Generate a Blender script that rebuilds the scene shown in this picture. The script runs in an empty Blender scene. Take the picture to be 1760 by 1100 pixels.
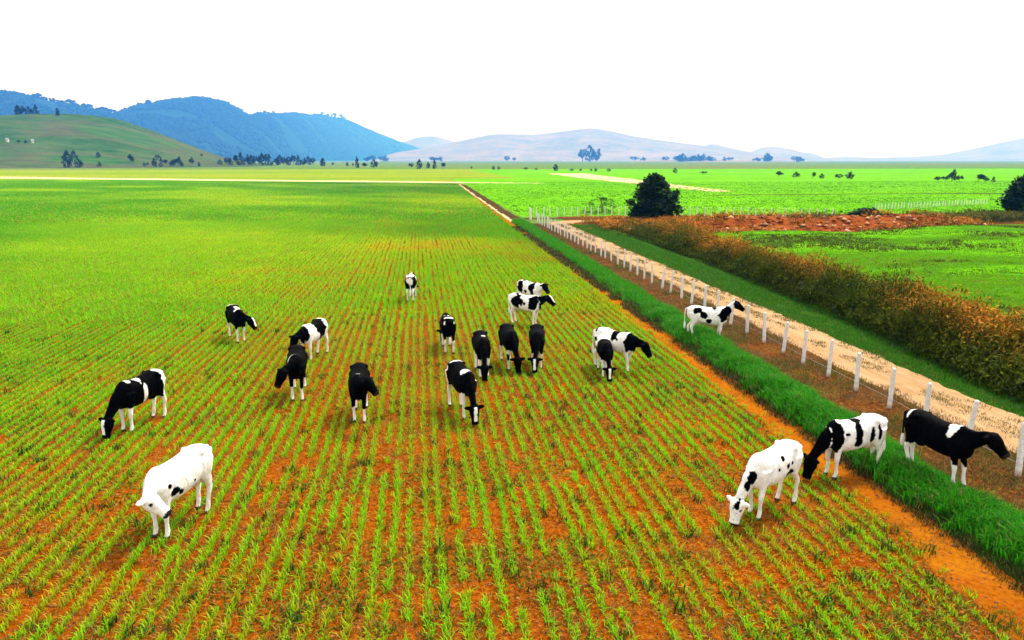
import bpy, bmesh, math, random
import numpy as np
from mathutils import Vector, Matrix, noise, kdtree

random.seed(7)
RNG = np.random.default_rng(11)
R = math.radians
S = bpy.context.scene
COL = S.collection

# ------------------------------------------------------------------ camera
CAM_H, FPX = 7.2, 1250.0
TILT = math.atan(274 / FPX)
YAW = math.atan(160 / math.hypot(274, FPX))
cd = bpy.data.cameras.new('camera')
cam = bpy.data.objects.new('camera', cd)
COL.objects.link(cam)
cam.location = (0, 0, CAM_H)
cam.rotation_euler = (math.pi / 2 - TILT, 0, -YAW)
cd.sensor_width = 36
cd.lens = 36 * FPX / 1760
cd.clip_start = 0.1
cd.clip_end = 60000
S.camera = cam

# ------------------------------------------------------------------ world, sun, exposure
SUN_EL, SUN_AZ = R(54), R(52)          # azimuth measured from the row direction (+Y) towards +X
w = bpy.data.worlds.new('World')
S.world = w
w.use_nodes = True
nt = w.node_tree
nt.nodes.clear()
sky = nt.nodes.new('ShaderNodeTexSky')
sky.sky_type = 'NISHITA'
sky.sun_disc = False
sky.sun_elevation = SUN_EL
sky.sun_rotation = SUN_AZ
sky.dust_density = 4.0
hs = nt.nodes.new('ShaderNodeHueSaturation')
hs.inputs['Saturation'].default_value = 0.12
mx = nt.nodes.new('ShaderNodeMix')
mx.data_type = 'RGBA'
mx.inputs[0].default_value = 0.75
mx.inputs[7].default_value = (4.7, 5.05, 6.1, 1)   # even bright overcast veil
bg = nt.nodes.new('ShaderNodeBackground')
bg.inputs[1].default_value = 0.1
ow = nt.nodes.new('ShaderNodeOutputWorld')
nt.links.new(sky.outputs[0], hs.inputs['Color'])
nt.links.new(hs.outputs[0], mx.inputs[6])
nt.links.new(mx.outputs[2], bg.inputs[0])
nt.links.new(bg.outputs[0], ow.inputs[0])
ld = bpy.data.lights.new('sun', 'SUN')
ld.energy = 1.5
ld.angle = R(11)
ld.color = (1, 0.96, 0.9)
sun = bpy.data.objects.new('sun', ld)
COL.objects.link(sun)
sun.rotation_euler = (math.pi / 2 - SUN_EL, 0, math.pi - SUN_AZ)
S.view_settings.view_transform = 'Standard'
S.view_settings.look = 'None'
S.view_settings.exposure = 1.95
S.view_settings.gamma = 1.0
S.cycles.max_bounces = 6
S.cycles.diffuse_bounces = 3
S.cycles.volume_bounces = 2
S.cycles.transparent_max_bounces = 6
S.cycles.use_denoising = True

# ------------------------------------------------------------------ helpers
def ray(px, py):
    x, y = (px - 880) / FPX, -(py - 550) / FPX
    f = np.array([math.sin(YAW) * math.cos(TILT), math.cos(YAW) * math.cos(TILT), -math.sin(TILT)])
    r = np.array([math.cos(YAW), -math.sin(YAW), 0.0])
    return f + x * r + y * np.cross(r, f)

def ground_at(px, py, z=0.0):            # point of the flat land seen in that direction
    d = ray(px, py)
    t = (z - CAM_H) / d[2]
    return float(d[0] * t), float(d[1] * t)

def far_at(px, py, D):                   # point at horizontal distance D
    d = ray(px, py)
    t = D / math.hypot(d[0], d[1])
    return float(d[0] * t), float(d[1] * t), float(CAM_H + d[2] * t)

def tag(o, label=None, cat=None, group=None, kind=None):
    if label: o['label'] = label
    if cat: o['category'] = cat
    if group: o['group'] = group
    if kind: o['kind'] = kind
    return o

def link(name, me, mats=(), parent=None):
    for m in mats: me.materials.append(m)
    o = bpy.data.objects.new(name, me)
    COL.objects.link(o)
    if parent: o.parent = parent
    return o

def empty(name, loc=(0, 0, 0), rz=0.0):
    o = bpy.data.objects.new(name, None)
    COL.objects.link(o)
    o.location = loc
    o.rotation_euler = (0, 0, rz)
    o.empty_display_size = 0.2
    return o

def mesh_np(name, verts, faces, cols=None, smooth=False, mat_idx=None):
    """verts (n,3), faces (m,k) arrays with one k; cols (n,3)"""
    me = bpy.data.meshes.new(name)
    verts = np.asarray(verts, np.float32)
    faces = np.asarray(faces, np.int32)
    n, k = faces.shape
    me.vertices.add(len(verts))
    me.vertices.foreach_set('co', verts.ravel())
    me.loops.add(n * k)
    me.loops.foreach_set('vertex_index', faces.ravel())
    me.polygons.add(n)
    me.polygons.foreach_set('loop_start', np.arange(0, n * k, k, dtype=np.int32))
    me.polygons.foreach_set('loop_total', np.full(n, k, np.int32))
    if mat_idx is not None: me.polygons.foreach_set('material_index', np.asarray(mat_idx, np.int32))
    if smooth: me.polygons.foreach_set('use_smooth', np.ones(n, bool))
    me.update(calc_edges=True)
    if cols is not None:
        a = me.color_attributes.new('col', 'FLOAT_COLOR', 'POINT')
        c = np.ones((len(verts), 4), np.float32)
        c[:, :3] = cols
        a.data.foreach_set('color', c.ravel())
    return me

def _hash(ix, iy, seed):
    h = np.sin(ix * 127.1 + iy * 311.7 + seed * 74.7) * 43758.5453
    return h - np.floor(h)

def vnoise(x, y, scale, seed=0, octaves=1):
    x = np.asarray(x, float) / scale
    y = np.asarray(y, float) / scale
    tot, amp, norm = 0, 1.0, 0.0
    for o in range(octaves):
        ix, iy = np.floor(x), np.floor(y)
        fx, fy = x - ix, y - iy
        fx, fy = fx * fx * (3 - 2 * fx), fy * fy * (3 - 2 * fy)
        s = seed + o * 17
        v = (_hash(ix, iy, s) * (1 - fx) + _hash(ix + 1, iy, s) * fx) * (1 - fy) + (_hash(ix, iy + 1, s) * (1 - fx) + _hash(ix + 1, iy + 1, s) * fx) * fy
        tot = tot + v * amp
        norm += amp
        amp *= 0.5
        x, y = x * 2.03, y * 2.03
    return tot / norm

# ------------------------------------------------------------------ materials
def new_mat(name, rough=0.85, spec=0.2):
    m = bpy.data.materials.new(name)
    m.use_nodes = True
    n = m.node_tree
    b = n.nodes['Principled BSDF']
    b.inputs['Roughness'].default_value = rough
    b.inputs['Specular IOR Level'].default_value = spec
    return m, n, b

def N(n, t, **kw):
    o = n.nodes.new(t)
    for k, v in kw.items():
        if k in o.inputs: o.inputs[k].default_value = v
        else: setattr(o, k, v)
    return o

def ramp(n, src, stops, interp='LINEAR'):
    r = n.nodes.new('ShaderNodeValToRGB')
    r.color_ramp.interpolation = interp
    e = r.color_ramp.elements
    while len(e) < len(stops): e.new(0.5)
    for i, (p, c) in enumerate(stops):
        e[i].position = p
        e[i].color = (*c, 1)
    n.links.new(src, r.inputs[0])
    return r.outputs[0]

def mix(n, fac, a, b, mode='MIX'):
    m = n.nodes.new('ShaderNodeMix')
    m.data_type = 'RGBA'
    m.blend_type = mode
    for sock, v in ((m.inputs[0], fac), (m.inputs[6], a), (m.inputs[7], b)):
        if hasattr(v, 'is_linked'): n.links.new(v, sock)
        elif isinstance(v, (int, float)): sock.default_value = v
        else: sock.default_value = (*v, 1)
    return m.outputs[2]

def noise_of(n, vec, scale, detail=4, rough=0.55, stretch=None):
    if stretch:
        mp = N(n, 'ShaderNodeMapping')
        mp.inputs['Scale'].default_value = stretch
        n.links.new(vec, mp.inputs[0])
        vec = mp.outputs[0]
    t = N(n, 'ShaderNodeTexNoise', Scale=scale, Detail=detail, Roughness=rough)
    n.links.new(vec, t.inputs['Vector'])
    return t.outputs['Fac']

def add_bump(n, b, h, dist, strength=1.0):
    bp = N(n, 'ShaderNodeBump', Distance=dist, Strength=strength)
    n.links.new(h, bp.inputs['Height'])
    n.links.new(bp.outputs[0], b.inputs['Normal'])

def ground_mat(name, stops_big, big, stops_small, small, mixf=0.5, bump=0.03, stretch=None, speck=None):
    m, n, b = new_mat(name, 1.0, 0.0)
    pos = n.nodes.new('ShaderNodeNewGeometry').outputs['Position']
    c1 = ramp(n, noise_of(n, pos, big, 5, 0.6, stretch), stops_big)
    fs = noise_of(n, pos, small, 6, 0.7, stretch)
    c2 = ramp(n, fs, stops_small)
    c = mix(n, mixf, c1, c2)
    if speck:
        v = N(n, 'ShaderNodeTexVoronoi', Scale=speck[0])
        n.links.new(pos, v.inputs['Vector'])
        f = ramp(n, v.outputs['Distance'], [(speck[1], (1, 1, 1)), (speck[1] + .08, (0, 0, 0))])
        c = mix(n, f, c, speck[2])
    n.links.new(c, b.inputs['Base Color'])
    if bump: add_bump(n, b, fs, bump)
    return m

def attr_mat(name, rough=0.7, spec=0.15, trans=0.0, grain=0.0):
    m, n, b = new_mat(name, rough, spec)
    a = N(n, 'ShaderNodeAttribute', attribute_name='col')
    c = a.outputs['Color']
    if grain:
        pos = n.nodes.new('ShaderNodeTexCoord').outputs['Object']
        c = mix(n, grain, c, ramp(n, noise_of(n, pos, 7, 5, .65), [(.3, (.45, .38, .28)), (.6, (1.1, 1.1, 1.1))]), 'MULTIPLY')
    n.links.new(c, b.inputs['Base Color'])
    if trans:
        t = n.nodes.new('ShaderNodeBsdfTranslucent')
        n.links.new(c, t.inputs[0])
        ms = n.nodes.new('ShaderNodeMixShader')
        ms.inputs[0].default_value = trans
        n.links.new(b.outputs[0], ms.inputs[1])
        n.links.new(t.outputs[0], ms.inputs[2])
        n.links.new(ms.outputs[0], n.nodes['Material Output'].inputs[0])
    return m

M = {}
M['leafy'] = attr_mat('leaf_blades', 0.6, 0.08, trans=0.42)
M['brush'] = attr_mat('brush_leaves', 0.8, 0.02, trans=0.2)
M['tree_leaf'] = attr_mat('tree_leaves', 0.7, 0.03, trans=0.15)
M['earth_bits'] = attr_mat('earth_bits', 0.95, 0.05)
M['hide'] = attr_mat('cow_hide', 0.55, 0.01, grain=.35)
n_ = M['hide'].node_tree
add_bump(n_, n_.nodes['Principled BSDF'], noise_of(n_, n_.nodes.new('ShaderNodeTexCoord').outputs['Object'], 5.5, 3, .6, (1.6, 1, .6)), .07, .9)
M['soil'] = ground_mat('orange_soil', [(.3, (.15, .022, .001)), (.5, (.25, .050, .0015)), (.72, (.34, .11, .004))], .35,
                       [(.36, (.03, .005, .0005)), (.5, (.23, .05, .0015)), (.64, (.40, .14, .008))], 9, .6, .09, speck=(26, .12, (.46, .30, .06)))
M['strip'] = ground_mat('bare_orange_strip', [(.35, (.24, .034, .001)), (.6, (.36, .12, .004))], .5,
                        [(.3, (.12, .02, .001)), (.6, (.38, .12, .006))], 9, .5, .07)
M['brown'] = ground_mat('brown_earth', [(.36, (.06, .018, .004)), (.5, (.14, .04, .008)), (.62, (.06, .07, .006))], .6,
                        [(.36, (.012, .006, .002)), (.52, (.13, .045, .010)), (.66, (.30, .15, .04))], 7, .6, .09)
M['track'] = ground_mat('sandy_track', [(.3, (.28, .15, .06)), (.6, (.38, .24, .12))], .5,
                        [(.3, (.18, .09, .03)), (.6, (.40, .26, .13))], 3, .5, .04, (1, .25, 1))
M['verge'] = ground_mat('green_verge', [(.3, (.014, .04, .004)), (.6, (.03, .085, .006))], .6,
                        [(.3, (.008, .016, .003)), (.6, (.035, .09, .007))], 8, .5, .05)
M['pasture'] = ground_mat('mottled_pasture', [(.36, (.055, .07, .004)), (.46, (.035, .11, .003)), (.52, (.10, .31, .001)), (.62, (.045, .14, .003))], .05,
                          [(.3, (.03, .06, .005)), (.6, (.10, .26, .004))], 1.2, .35, .08, (.5, 1.6, 1))
M['meadow'] = ground_mat('bright_meadow', [(.3, (.07, .24, .003)), (.6, (.12, .35, .002))], .03,
                         [(.3, (.05, .18, .005)), (.65, (.13, .34, .006))], .5, .4, .1)
M['yellow_field'] = ground_mat('yellow_field', [(.35, (.07, .22, .004)), (.6, (.20, .25, .008))], .012,
                               [(.3, (.08, .13, .01)), (.6, (.24, .26, .02))], .15, .5, 0, (.25, 1.5, 1))
M['plain'] = ground_mat('distant_plain', [(.38, (.06, .17, .01)), (.5, (.09, .15, .03)), (.62, (.14, .12, .05))], .004,
                        [(.35, (.05, .13, .01)), (.65, (.15, .18, .04))], .05, .4, 0)
M['dry_road'] = ground_mat('pale_road', [(.3, (.42, .30, .13)), (.6, (.55, .42, .22))], .05, [(.3, (.36, .24, .10)), (.6, (.55, .42, .24))], .6, .5, .02)
M['red_earth'] = ground_mat('red_earth', [(.3, (.16, .022, .003)), (.6, (.24, .06, .010))], .3, [(.3, (.06, .01, .003)), (.6, (.30, .09, .022))], 2.0, .5, .12)
M['dark_brown'] = ground_mat('dark_ditch_and_strip', [(.3, (.03, .018, .008)), (.6, (.07, .04, .012))], .4, [(.3, (.015, .01, .004)), (.6, (.08, .05, .02))], 3, .5, .08)
M['hill_grass'] = ground_mat('hill_grass', [(.38, (.015, .07, .006)), (.46, (.04, .085, .015)), (.54, (.09, .07, .035)), (.62, (.03, .10, .008))], .007,
                             [(.35, (.010, .035, .006)), (.6, (.07, .11, .025))], .05, .45, 0, (.6, 1.4, 1))
M['hill_forest'] = ground_mat('hill_forest', [(.3, (.006, .022, .016)), (.6, (.015, .045, .03))], .005, [(.3, (.005, .015, .012)), (.6, (.018, .05, .035))], .03, .5, 0)  # some of the distance haze's blue is mixed into this forest green
M['hill_dry'] = ground_mat('hill_dry_grass', [(.38, (.11, .11, .06)), (.6, (.26, .20, .10))], .002, [(.38, (.08, .09, .05)), (.6, (.27, .21, .10))], .010, .4, 0)
M['bark'] = ground_mat('bark', [(.3, (.05, .035, .02)), (.6, (.12, .09, .06))], 3, [(.3, (.04, .03, .02)), (.6, (.14, .11, .08))], 20, .5, .02)

def post_mat():
    m, n, b = new_mat('whitewashed_post', 0.85, 0.2)
    pos = n.nodes.new('ShaderNodeTexCoord').outputs['Object']
    f = noise_of(n, pos, 9, 5, .65)
    c = ramp(n, f, [(.3, (.42, .38, .33)), (.5, (.68, .64, .58)), (.7, (.78, .75, .70))])
    z = N(n, 'ShaderNodeSeparateXYZ')
    n.links.new(pos, z.inputs[0])
    k = ramp(n, z.outputs[2], [(0.0, (1, 1, 1)), (.22, (0, 0, 0))])      # splashed red mud on the foot
    c = mix(n, k, c, (.34, .16, .07))
    n.links.new(c, b.inputs['Base Color'])
    add_bump(n, b, f, .01)
    return m
M['post'] = post_mat()
mw, _, bw = new_mat('galvanised_wire', 0.5, 0.5)
bw.inputs['Base Color'].default_value = (.35, .34, .32, 1)
M['wire'] = mw
mwl, nwl, bwl = new_mat('white_wall', 0.9, 0.2)
nwl.links.new(ramp(nwl, noise_of(nwl, nwl.nodes.new('ShaderNodeTexCoord').outputs['Object'], 2), [(.3, (.6, .58, .54)), (.6, (.8, .79, .76))]), bwl.inputs['Base Color'])
M['wall'] = mwl
mrf, nrf, brf = new_mat('grey_roof', 0.8, 0.2)
nrf.links.new(ramp(nrf, noise_of(nrf, nrf.nodes.new('ShaderNodeTexCoord').outputs['Object'], 3), [(.3, (.25, .22, .2)), (.6, (.45, .42, .4))]), brf.inputs['Base Color'])
M['roof'] = mrf

# ------------------------------------------------------------------ the land: sheets
def grid_sheet(name, xl, xr, y0, y1, z, mat, ny=200, nx=4, jl=0.0, jr=0.0, hfun=None, seed=0, kind='structure', ys=None):
    """sheet between the edge lines xl(y), xr(y) with ragged edges"""
    ys = np.linspace(y0, y1, ny) if ys is None else ys
    fl = xl if callable(xl) else (lambda y: np.full_like(y, xl))
    fr = xr if callable(xr) else (lambda y: np.full_like(y, xr))
    L = fl(ys) + jl * ((vnoise(ys, ys * 0 + 3.3, 1.7, seed, 3) - .5) * 2 + (vnoise(ys, ys * 0 + 9.1, .35, seed + 5, 2) - .5) * .8)
    Rr = fr(ys) + jr * ((vnoise(ys, ys * 0 + 5.7, 1.9, seed + 2, 3) - .5) * 2 + (vnoise(ys, ys * 0 + 1.1, .35, seed + 7, 2) - .5) * .8)
    t = np.linspace(0, 1, nx)
    X = L[:, None] + (Rr - L)[:, None] * t[None]
    Y = np.repeat(ys[:, None], nx, 1)
    Z = np.full_like(X, z) + (hfun(X, Y, t[None] + 0 * X) if hfun else 0)
    V = np.stack([X, Y, Z], -1).reshape(-1, 3)
    i = np.arange((ny - 1) * nx).reshape(ny - 1, nx)[:, :-1].ravel()
    Fc = np.stack([i, i + 1, i + nx + 1, i + nx], 1)
    o = link(name, mesh_np(name, V, Fc, smooth=True), [mat])
    tag(o, kind=kind)
    return o

def rect_sheet(name, x0, x1, y0, y1, z, mat, nx, ny, hfun=None):
    return grid_sheet(name, x0, x1, y0, y1, z, mat, ny, nx, hfun=hfun)

# ground: one sheet out past the mountains
rr = np.concatenate([[0.0], np.geomspace(8, 29500, 64)])
aa = np.linspace(0, 2 * math.pi, 97)[:-1]
V = np.stack([np.outer(rr, np.cos(aa)), np.outer(rr, np.sin(aa)), np.zeros((len(rr), 96))], -1).reshape(-1, 3)
q = []
for i in range(len(rr) - 1):
    for j in range(96):
        q.append((i * 96 + j, (i + 1) * 96 + j, (i + 1) * 96 + (j + 1) % 96, i * 96 + (j + 1) % 96))
ground = tag(link('ground', mesh_np('ground', V, q), [M['plain']]), kind='structure')
ground.location.z = -0.004

XE = 8.9                                     # right edge of the sown field
def field_end(x): return 243 - 0.50 * np.minimum(np.asarray(x, float), 10)   # far edge, lies slightly askew
def field_sheet():
    xs = np.concatenate([np.linspace(-260, -30, 40), np.linspace(-29, XE, 60)])
    t = np.linspace(0, 1, 80) ** 1.6
    X = np.repeat(xs[:, None], 80, 1)
    Y = -6 + (field_end(xs)[:, None] + 6) * t[None]
    X = X + np.where(X > XE - .1, .6 + Y * .012, 0)
    V = np.stack([X, Y, np.full_like(X, .004)], -1).reshape(-1, 3)
    i = np.arange((len(xs) - 1) * 80).reshape(-1, 80)[:, :-1].ravel()
    return tag(link('crop_field', mesh_np('crop_field', V, np.stack([i, i + 80, i + 81, i + 1], 1)), [M['soil']]), kind='structure')
field_sheet()
NY = np.concatenate([np.linspace(0, 60, 420), np.linspace(60.5, 92, 60)])
def lin(a, b): return lambda y: a + (b - a) * np.clip(y / 228, 0, 1)
grid_sheet('dirt_strip', lambda y: np.interp(y, [0, 10, 14, 24, 40, 60, 85, 228], [8.7, 8.85, 9.3, 9.45, 9.7, 9.85, 10.0, 11.7]), lambda y: np.interp(y, [0, 12, 40, 60, 85, 228], [10.75, 10.75, 10.75, 10.8, 11.0, 12.6]), 0, 228, .008, M['strip'], ys=NY, ny=len(NY), nx=4, jl=.32, jr=.25, seed=1)
grid_sheet('bare_earth', 11.3, 14.75, 0, 84, .012, M['brown'], ny=420, nx=6, jl=.2, jr=.2, seed=4)
grid_sheet('verge', 16.6, lambda y: np.interp(y, [0, 20, 40, 60, 90], [18.2, 18.6, 20, 20.5, 20.0]), 0, 82, .008, M['verge'], ny=300, nx=4, jl=.1, jr=.3, seed=6)

def track_x(y):      # centre of the two-wheel track; bends away along the cross fence at the far end
    return 15.95 + 0 * y
grid_sheet('dirt_track', 14.65, 16.95, 0, 82, .016, M['track'], ny=420, nx=8, jl=.22, jr=.3, seed=8)
# bend of the track towards the right
bend = [(15.9, 80.5, 1.3), (16.0, 83, 1.4), (16.7, 85.4, 1.5), (18.4, 87.0, 1.4), (21.5, 87.8, 1.1), (26, 88.3, .9), (34, 87.5, .8)]
bv, bf = [], []
for i, (x, y, hw) in enumerate(bend):
    a = Vector(bend[min(i + 1, len(bend) - 1)][:2]) - Vector(bend[max(i - 1, 0)][:2])
    nrm = Vector((-a.y, a.x)).normalized() * hw
    bv += [(x + nrm.x, y + nrm.y, .020), (x - nrm.x, y - nrm.y, .020)]
    if i: bf.append((2 * i - 2, 2 * i - 1, 2 * i + 1, 2 * i))
tag(link('dirt_track', mesh_np('dirt_track', bv, bf), [M['track']]), kind='structure')

# mound of grass between the bare strip and the fence
def mound_h(X, Y, t):
    prof = np.clip(np.sin(np.pi * np.clip(t, 0, 1)), 0, 1) ** .8
    return prof * (.20 + .16 * vnoise(X, Y, 1.5, 31, 3))
grid_sheet('grass_bank', lin(10.10, 12.0), lin(11.75, 13.4), 0, 86, .012, M['verge'], ny=420, nx=9, jl=.15, jr=.15, hfun=mound_h, seed=12)
grid_sheet('field_path', lin(10.0, 12.0), lin(10.6, 12.6), 86, 228, .0125, M['dry_road'], ny=120, nx=3, jl=.25, jr=.1, seed=18)
grid_sheet('ditch', lin(10.3, 12.4), lin(11.6, 14.0), 84, 226, .016, M['dark_brown'], ny=200, nx=5, jl=.4, jr=.35, seed=15,
           hfun=lambda X, Y, t: np.sin(np.pi * t) * .12 * vnoise(X, Y, 1.2, 5, 2))

# pasture beyond the hedge: rolling a little
def past_h(X, Y, t=None):
    e = np.clip((X - 20.5) / 4, 0, 1) * np.clip((78 - Y) / 8, 0, 1)
    return e * (.05 + .7 * vnoise(X, Y, 14, 41, 3) * np.clip((X - 24) / 10, 0, 1))
rect_sheet('pasture', 17.5, 150, 0, 76, .006, M['pasture'], 90, 70, past_h)
rect_sheet('brush_earth', 17.6, 140, 75.5, 95.5, .010, M['brown'], 60, 12)
MEADOW_Y0 = 95
rect_sheet('meadow', 13.2, 420, MEADOW_Y0, 300, .012, M['meadow'], 40, 40)
rect_sheet('far_meadow', 40, 700, 302, 620, .014, M['meadow'], 10, 10)
rect_sheet('yellow_field', -560, 62, 262, 640, .006, M['yellow_field'], 24, 24)

def ribbon(name, pts, mat, z):
    vv, ff = [], []
    P = []
    for i in range(len(pts) - 1):
        for k in range(12):
            t = k / 12
            P.append([a + (b - a) * t for a, b in zip(pts[i], pts[i + 1])])
    P.append(list(pts[-1]))
    for i, (x, y, hw) in enumerate(P):
        a = Vector(P[min(i + 1, len(P) - 1)][:2]) - Vector(P[max(i - 1, 0)][:2])
        nr = Vector((-a.y, a.x)).normalized()
        l, r_ = hw * random.uniform(.85, 1.15), hw * random.uniform(.85, 1.15)
        vv += [(x + nr.x * l, y + nr.y * l, z), (x - nr.x * r_, y - nr.y * r_, z)]
        if i: ff.append((2 * i - 2, 2 * i - 1, 2 * i + 1, 2 * i))
    return tag(link(name, mesh_np(name, vv, ff), [mat]), kind='structure')
ribbon('farm_road', [(-330, 428, 16), (-150, 330, 11), (-60, 284, 8), (-10, 262, 7), (16, 247, 6.0), (40, 238, 2)], M['dry_road'], .020)
ribbon('meadow_road', [(84, 420, 12), (80, 375, 10), (76, 290, 8), (74, 240, 6), (72, 200, 4), (72, 168, 3)], M['dry_road'], .018)
ribbon('hedge_row_strip', [(62, 150, 1.2), (90, 152, 1.6), (130, 150, 2), (170, 154, 2)], M['dark_brown'], .018)  # flat dark strip standing in for a thin hedge row
ribbon('cross_strip', [(13, 91.5, .9), (25, 91, 1), (43, 87.2, 1), (52, 84.5, 1)], M['dark_brown'], .024)  # dark brown strip along the foot of the cross fence

# bank of red earth at the back of the pasture
def bank_h(X, Y, t):
    s = np.clip((t - .1) / .5, 0, 1)
    return (s * s * (3 - 2 * s)) * (.75 + .6 * vnoise(X, Y, 3, 61, 3)) * np.clip((1.02 - t) * 10, 0, 1) * np.clip((X - 25) / 6, 0, 1) * np.clip((61 - X) / 9, 0, 1)
bxs = np.linspace(25, 61, 160)
cent = np.interp(bxs, [25, 33, 42, 50, 65, 78], [70.5, 68.5, 66.5, 68.5, 72.5, 74])
wid = np.interp(bxs, [25, 33, 45, 55, 78], [7.0, 6.5, 6, 3.0, 2.6]) + vnoise(bxs, bxs * 0, 3, 66, 2)
tt = np.linspace(0, 1, 14)
X = np.repeat(bxs[:, None], 14, 1)
Y = cent[:, None] + wid[:, None] * tt[None] + (vnoise(X, X * 0 + tt[None] * 7, 1.3, 67, 2) - .5) * .6
Z = .04 + past_h(X, Y) * 1.0 + bank_h(X, Y, np.repeat(tt[None], 160, 0))
i = np.arange(159 * 14).reshape(-1, 14)[:, :-1].ravel()
tag(link('red_bank', mesh_np('red_bank', np.stack([X, Y, Z], -1).reshape(-1, 3), np.stack([i, i + 14, i + 15, i + 1], 1), smooth=True), [M['red_earth']]), kind='structure')
BANK = (bxs, cent, wid, X, Y, Z)

# ------------------------------------------------------------------ hills and mountains
HILL = {}
def hill(name, prof, D, W, mat, seed, rough=.12, nu=150, nv=40, Dfun=None, detail=1200):
    px = np.array([p[0] for p in prof], float)
    py = np.array([p[1] for p in prof], float)
    us = np.linspace(px[0], px[-1], nu)
    pys = np.interp(us, px, py)
    k = np.array([1, 2, 3, 2, 1.]) / 9
    pys = np.convolve(np.pad(pys, 2, 'edge'), k, 'valid')
    vs = np.linspace(-1, 1, nv)
    VV = np.zeros((nu, nv, 3))
    for i, u in enumerate(us):
        d = Dfun(u) if Dfun else D
        x, y, top = far_at(u, pys[i], d)
        top = max(top, 0)
        e = min(1, (i + .5) / 6, (nu - .5 - i) / 6)
        ux, uy = x / d, y / d
        dd = d + vs * W * d / (D or d)
        gx, gy = ux * dd, uy * dd
        s = 1 - np.abs(vs)
        prf = s * s * (3 - 2 * s) * .55 + s * .45
        g = (vnoise(gx, gy, detail, seed, 4) - .5) * 2
        g2 = 1 - np.abs(vnoise(gx, gy, detail * .6, seed + 9, 3) - .5) * 2
        h = top * prf * (1 + rough * 3 * np.sin(np.pi * s) * (g * .6 + (g2 - .7) * .8)) * e
        VV[i, :, 0], VV[i, :, 1], VV[i, :, 2] = gx, gy, h - 1.5 + .0
    idx = np.arange((nu - 1) * nv).reshape(-1, nv)[:, :-1].ravel()
    o = link(name, mesh_np(name, VV.reshape(-1, 3), np.stack([idx, idx + nv, idx + nv + 1, idx + 1], 1), smooth=True), [mat])
    tag(o, kind='structure')
    HILL[name] = (us, VV)
    return o
hill('green_hill', [(-420, 262), (-300, 226), (-180, 206), (-80, 198), (0, 196), (50, 194), (110, 193), (150, 195), (200, 202), (260, 222), (320, 245), (380, 268), (440, 279), (500, 283)], 1250, 420, M['hill_grass'], 3, .05, detail=160)
hill('far_forest_hill', [(-500, 190), (-300, 160), (-120, 152), (-40, 155), (0, 158), (40, 162), (80, 172), (130, 182), (180, 193), (230, 205), (290, 225), (360, 250), (430, 275)], 5800, 1500, M['hill_forest'], 5, .1)
hill('forest_mountain', [(120, 232), (205, 195), (245, 183), (300, 173), (350, 169), (385, 176), (410, 190), (430, 202), (450, 198), (500, 196), (550, 197), (590, 205), (630, 222), (670, 238), (700, 249), (740, 261), (800, 275)], 6800, 1900, M['hill_forest'], 8, .13, nu=220, nv=56,
     Dfun=lambda u: float(np.interp(u, [120, 350, 450, 560, 800], [6000, 6800, 7800, 12000, 19000])))
hill('pale_hump', [(660, 262), (690, 245), (720, 235), (745, 233), (775, 241), (820, 260), (870, 276)], 17000, 1700, M['hill_dry'], 11, .05, nu=60, nv=24, detail=1500)
hill('bare_hill', [(600, 281), (640, 274), (680, 262), (740, 252), (800, 240), (850, 230), (920, 231), (980, 224), (1010, 219), (1040, 222), (1090, 234), (1150, 243), (1210, 250), (1270, 258), (1340, 268), (1420, 279)], 12000, 3200, M['hill_dry'], 14, .1, nu=180, nv=48, detail=1400)
hill('ragged_ridge', [(1130, 272), (1180, 262), (1222, 246), (1240, 250), (1290, 262), (1305, 254), (1330, 251), (1355, 255), (1380, 262), (1400, 264), (1412, 270), (1440, 277), (1470, 274), (1530, 280)], 14500, 1700, M['hill_dry'], 17, .08, nu=120, nv=24, detail=900)
hill('distant_ridge', [(1340, 280), (1400, 273), (1450, 269), (1500, 271), (1560, 270), (1620, 266), (1680, 254), (1740, 240), (1800, 230), (1900, 222), (2000, 226), (2200, 250)], 17000, 2500, M['hill_dry'], 19, .06, nu=100, nv=24, detail=1500)
hill('low_brown_rise', [(960, 283), (1060, 279), (1110, 275), (1200, 274.5), (1300, 276), (1420, 278), (1560, 281), (1700, 283)], 5000, 1000, M['hill_dry'], 23, .05, nu=80, nv=16, detail=400)

def on_hill(name, px, py):
    """point of the hill's near slope seen in direction px,py"""
    us, VV = HILL[name]
    i = int(np.clip(np.searchsorted(us, px), 0, len(us) - 1))
    nv = VV.shape[1]
    row = np.stack([np.interp(np.linspace(0, nv // 2, 400), np.arange(nv // 2 + 1), VV[i, :nv // 2 + 1, q]) for q in range(3)], 1)
    d = np.hypot(row[:, 0], row[:, 1])
    fd = ray(px, py)
    want = CAM_H + d * fd[2] / math.hypot(fd[0], fd[1])
    k = int(np.argmax(row[:, 2] >= want)) if (row[:, 2] >= want).any() else 399
    return Vector(row[k])

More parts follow.
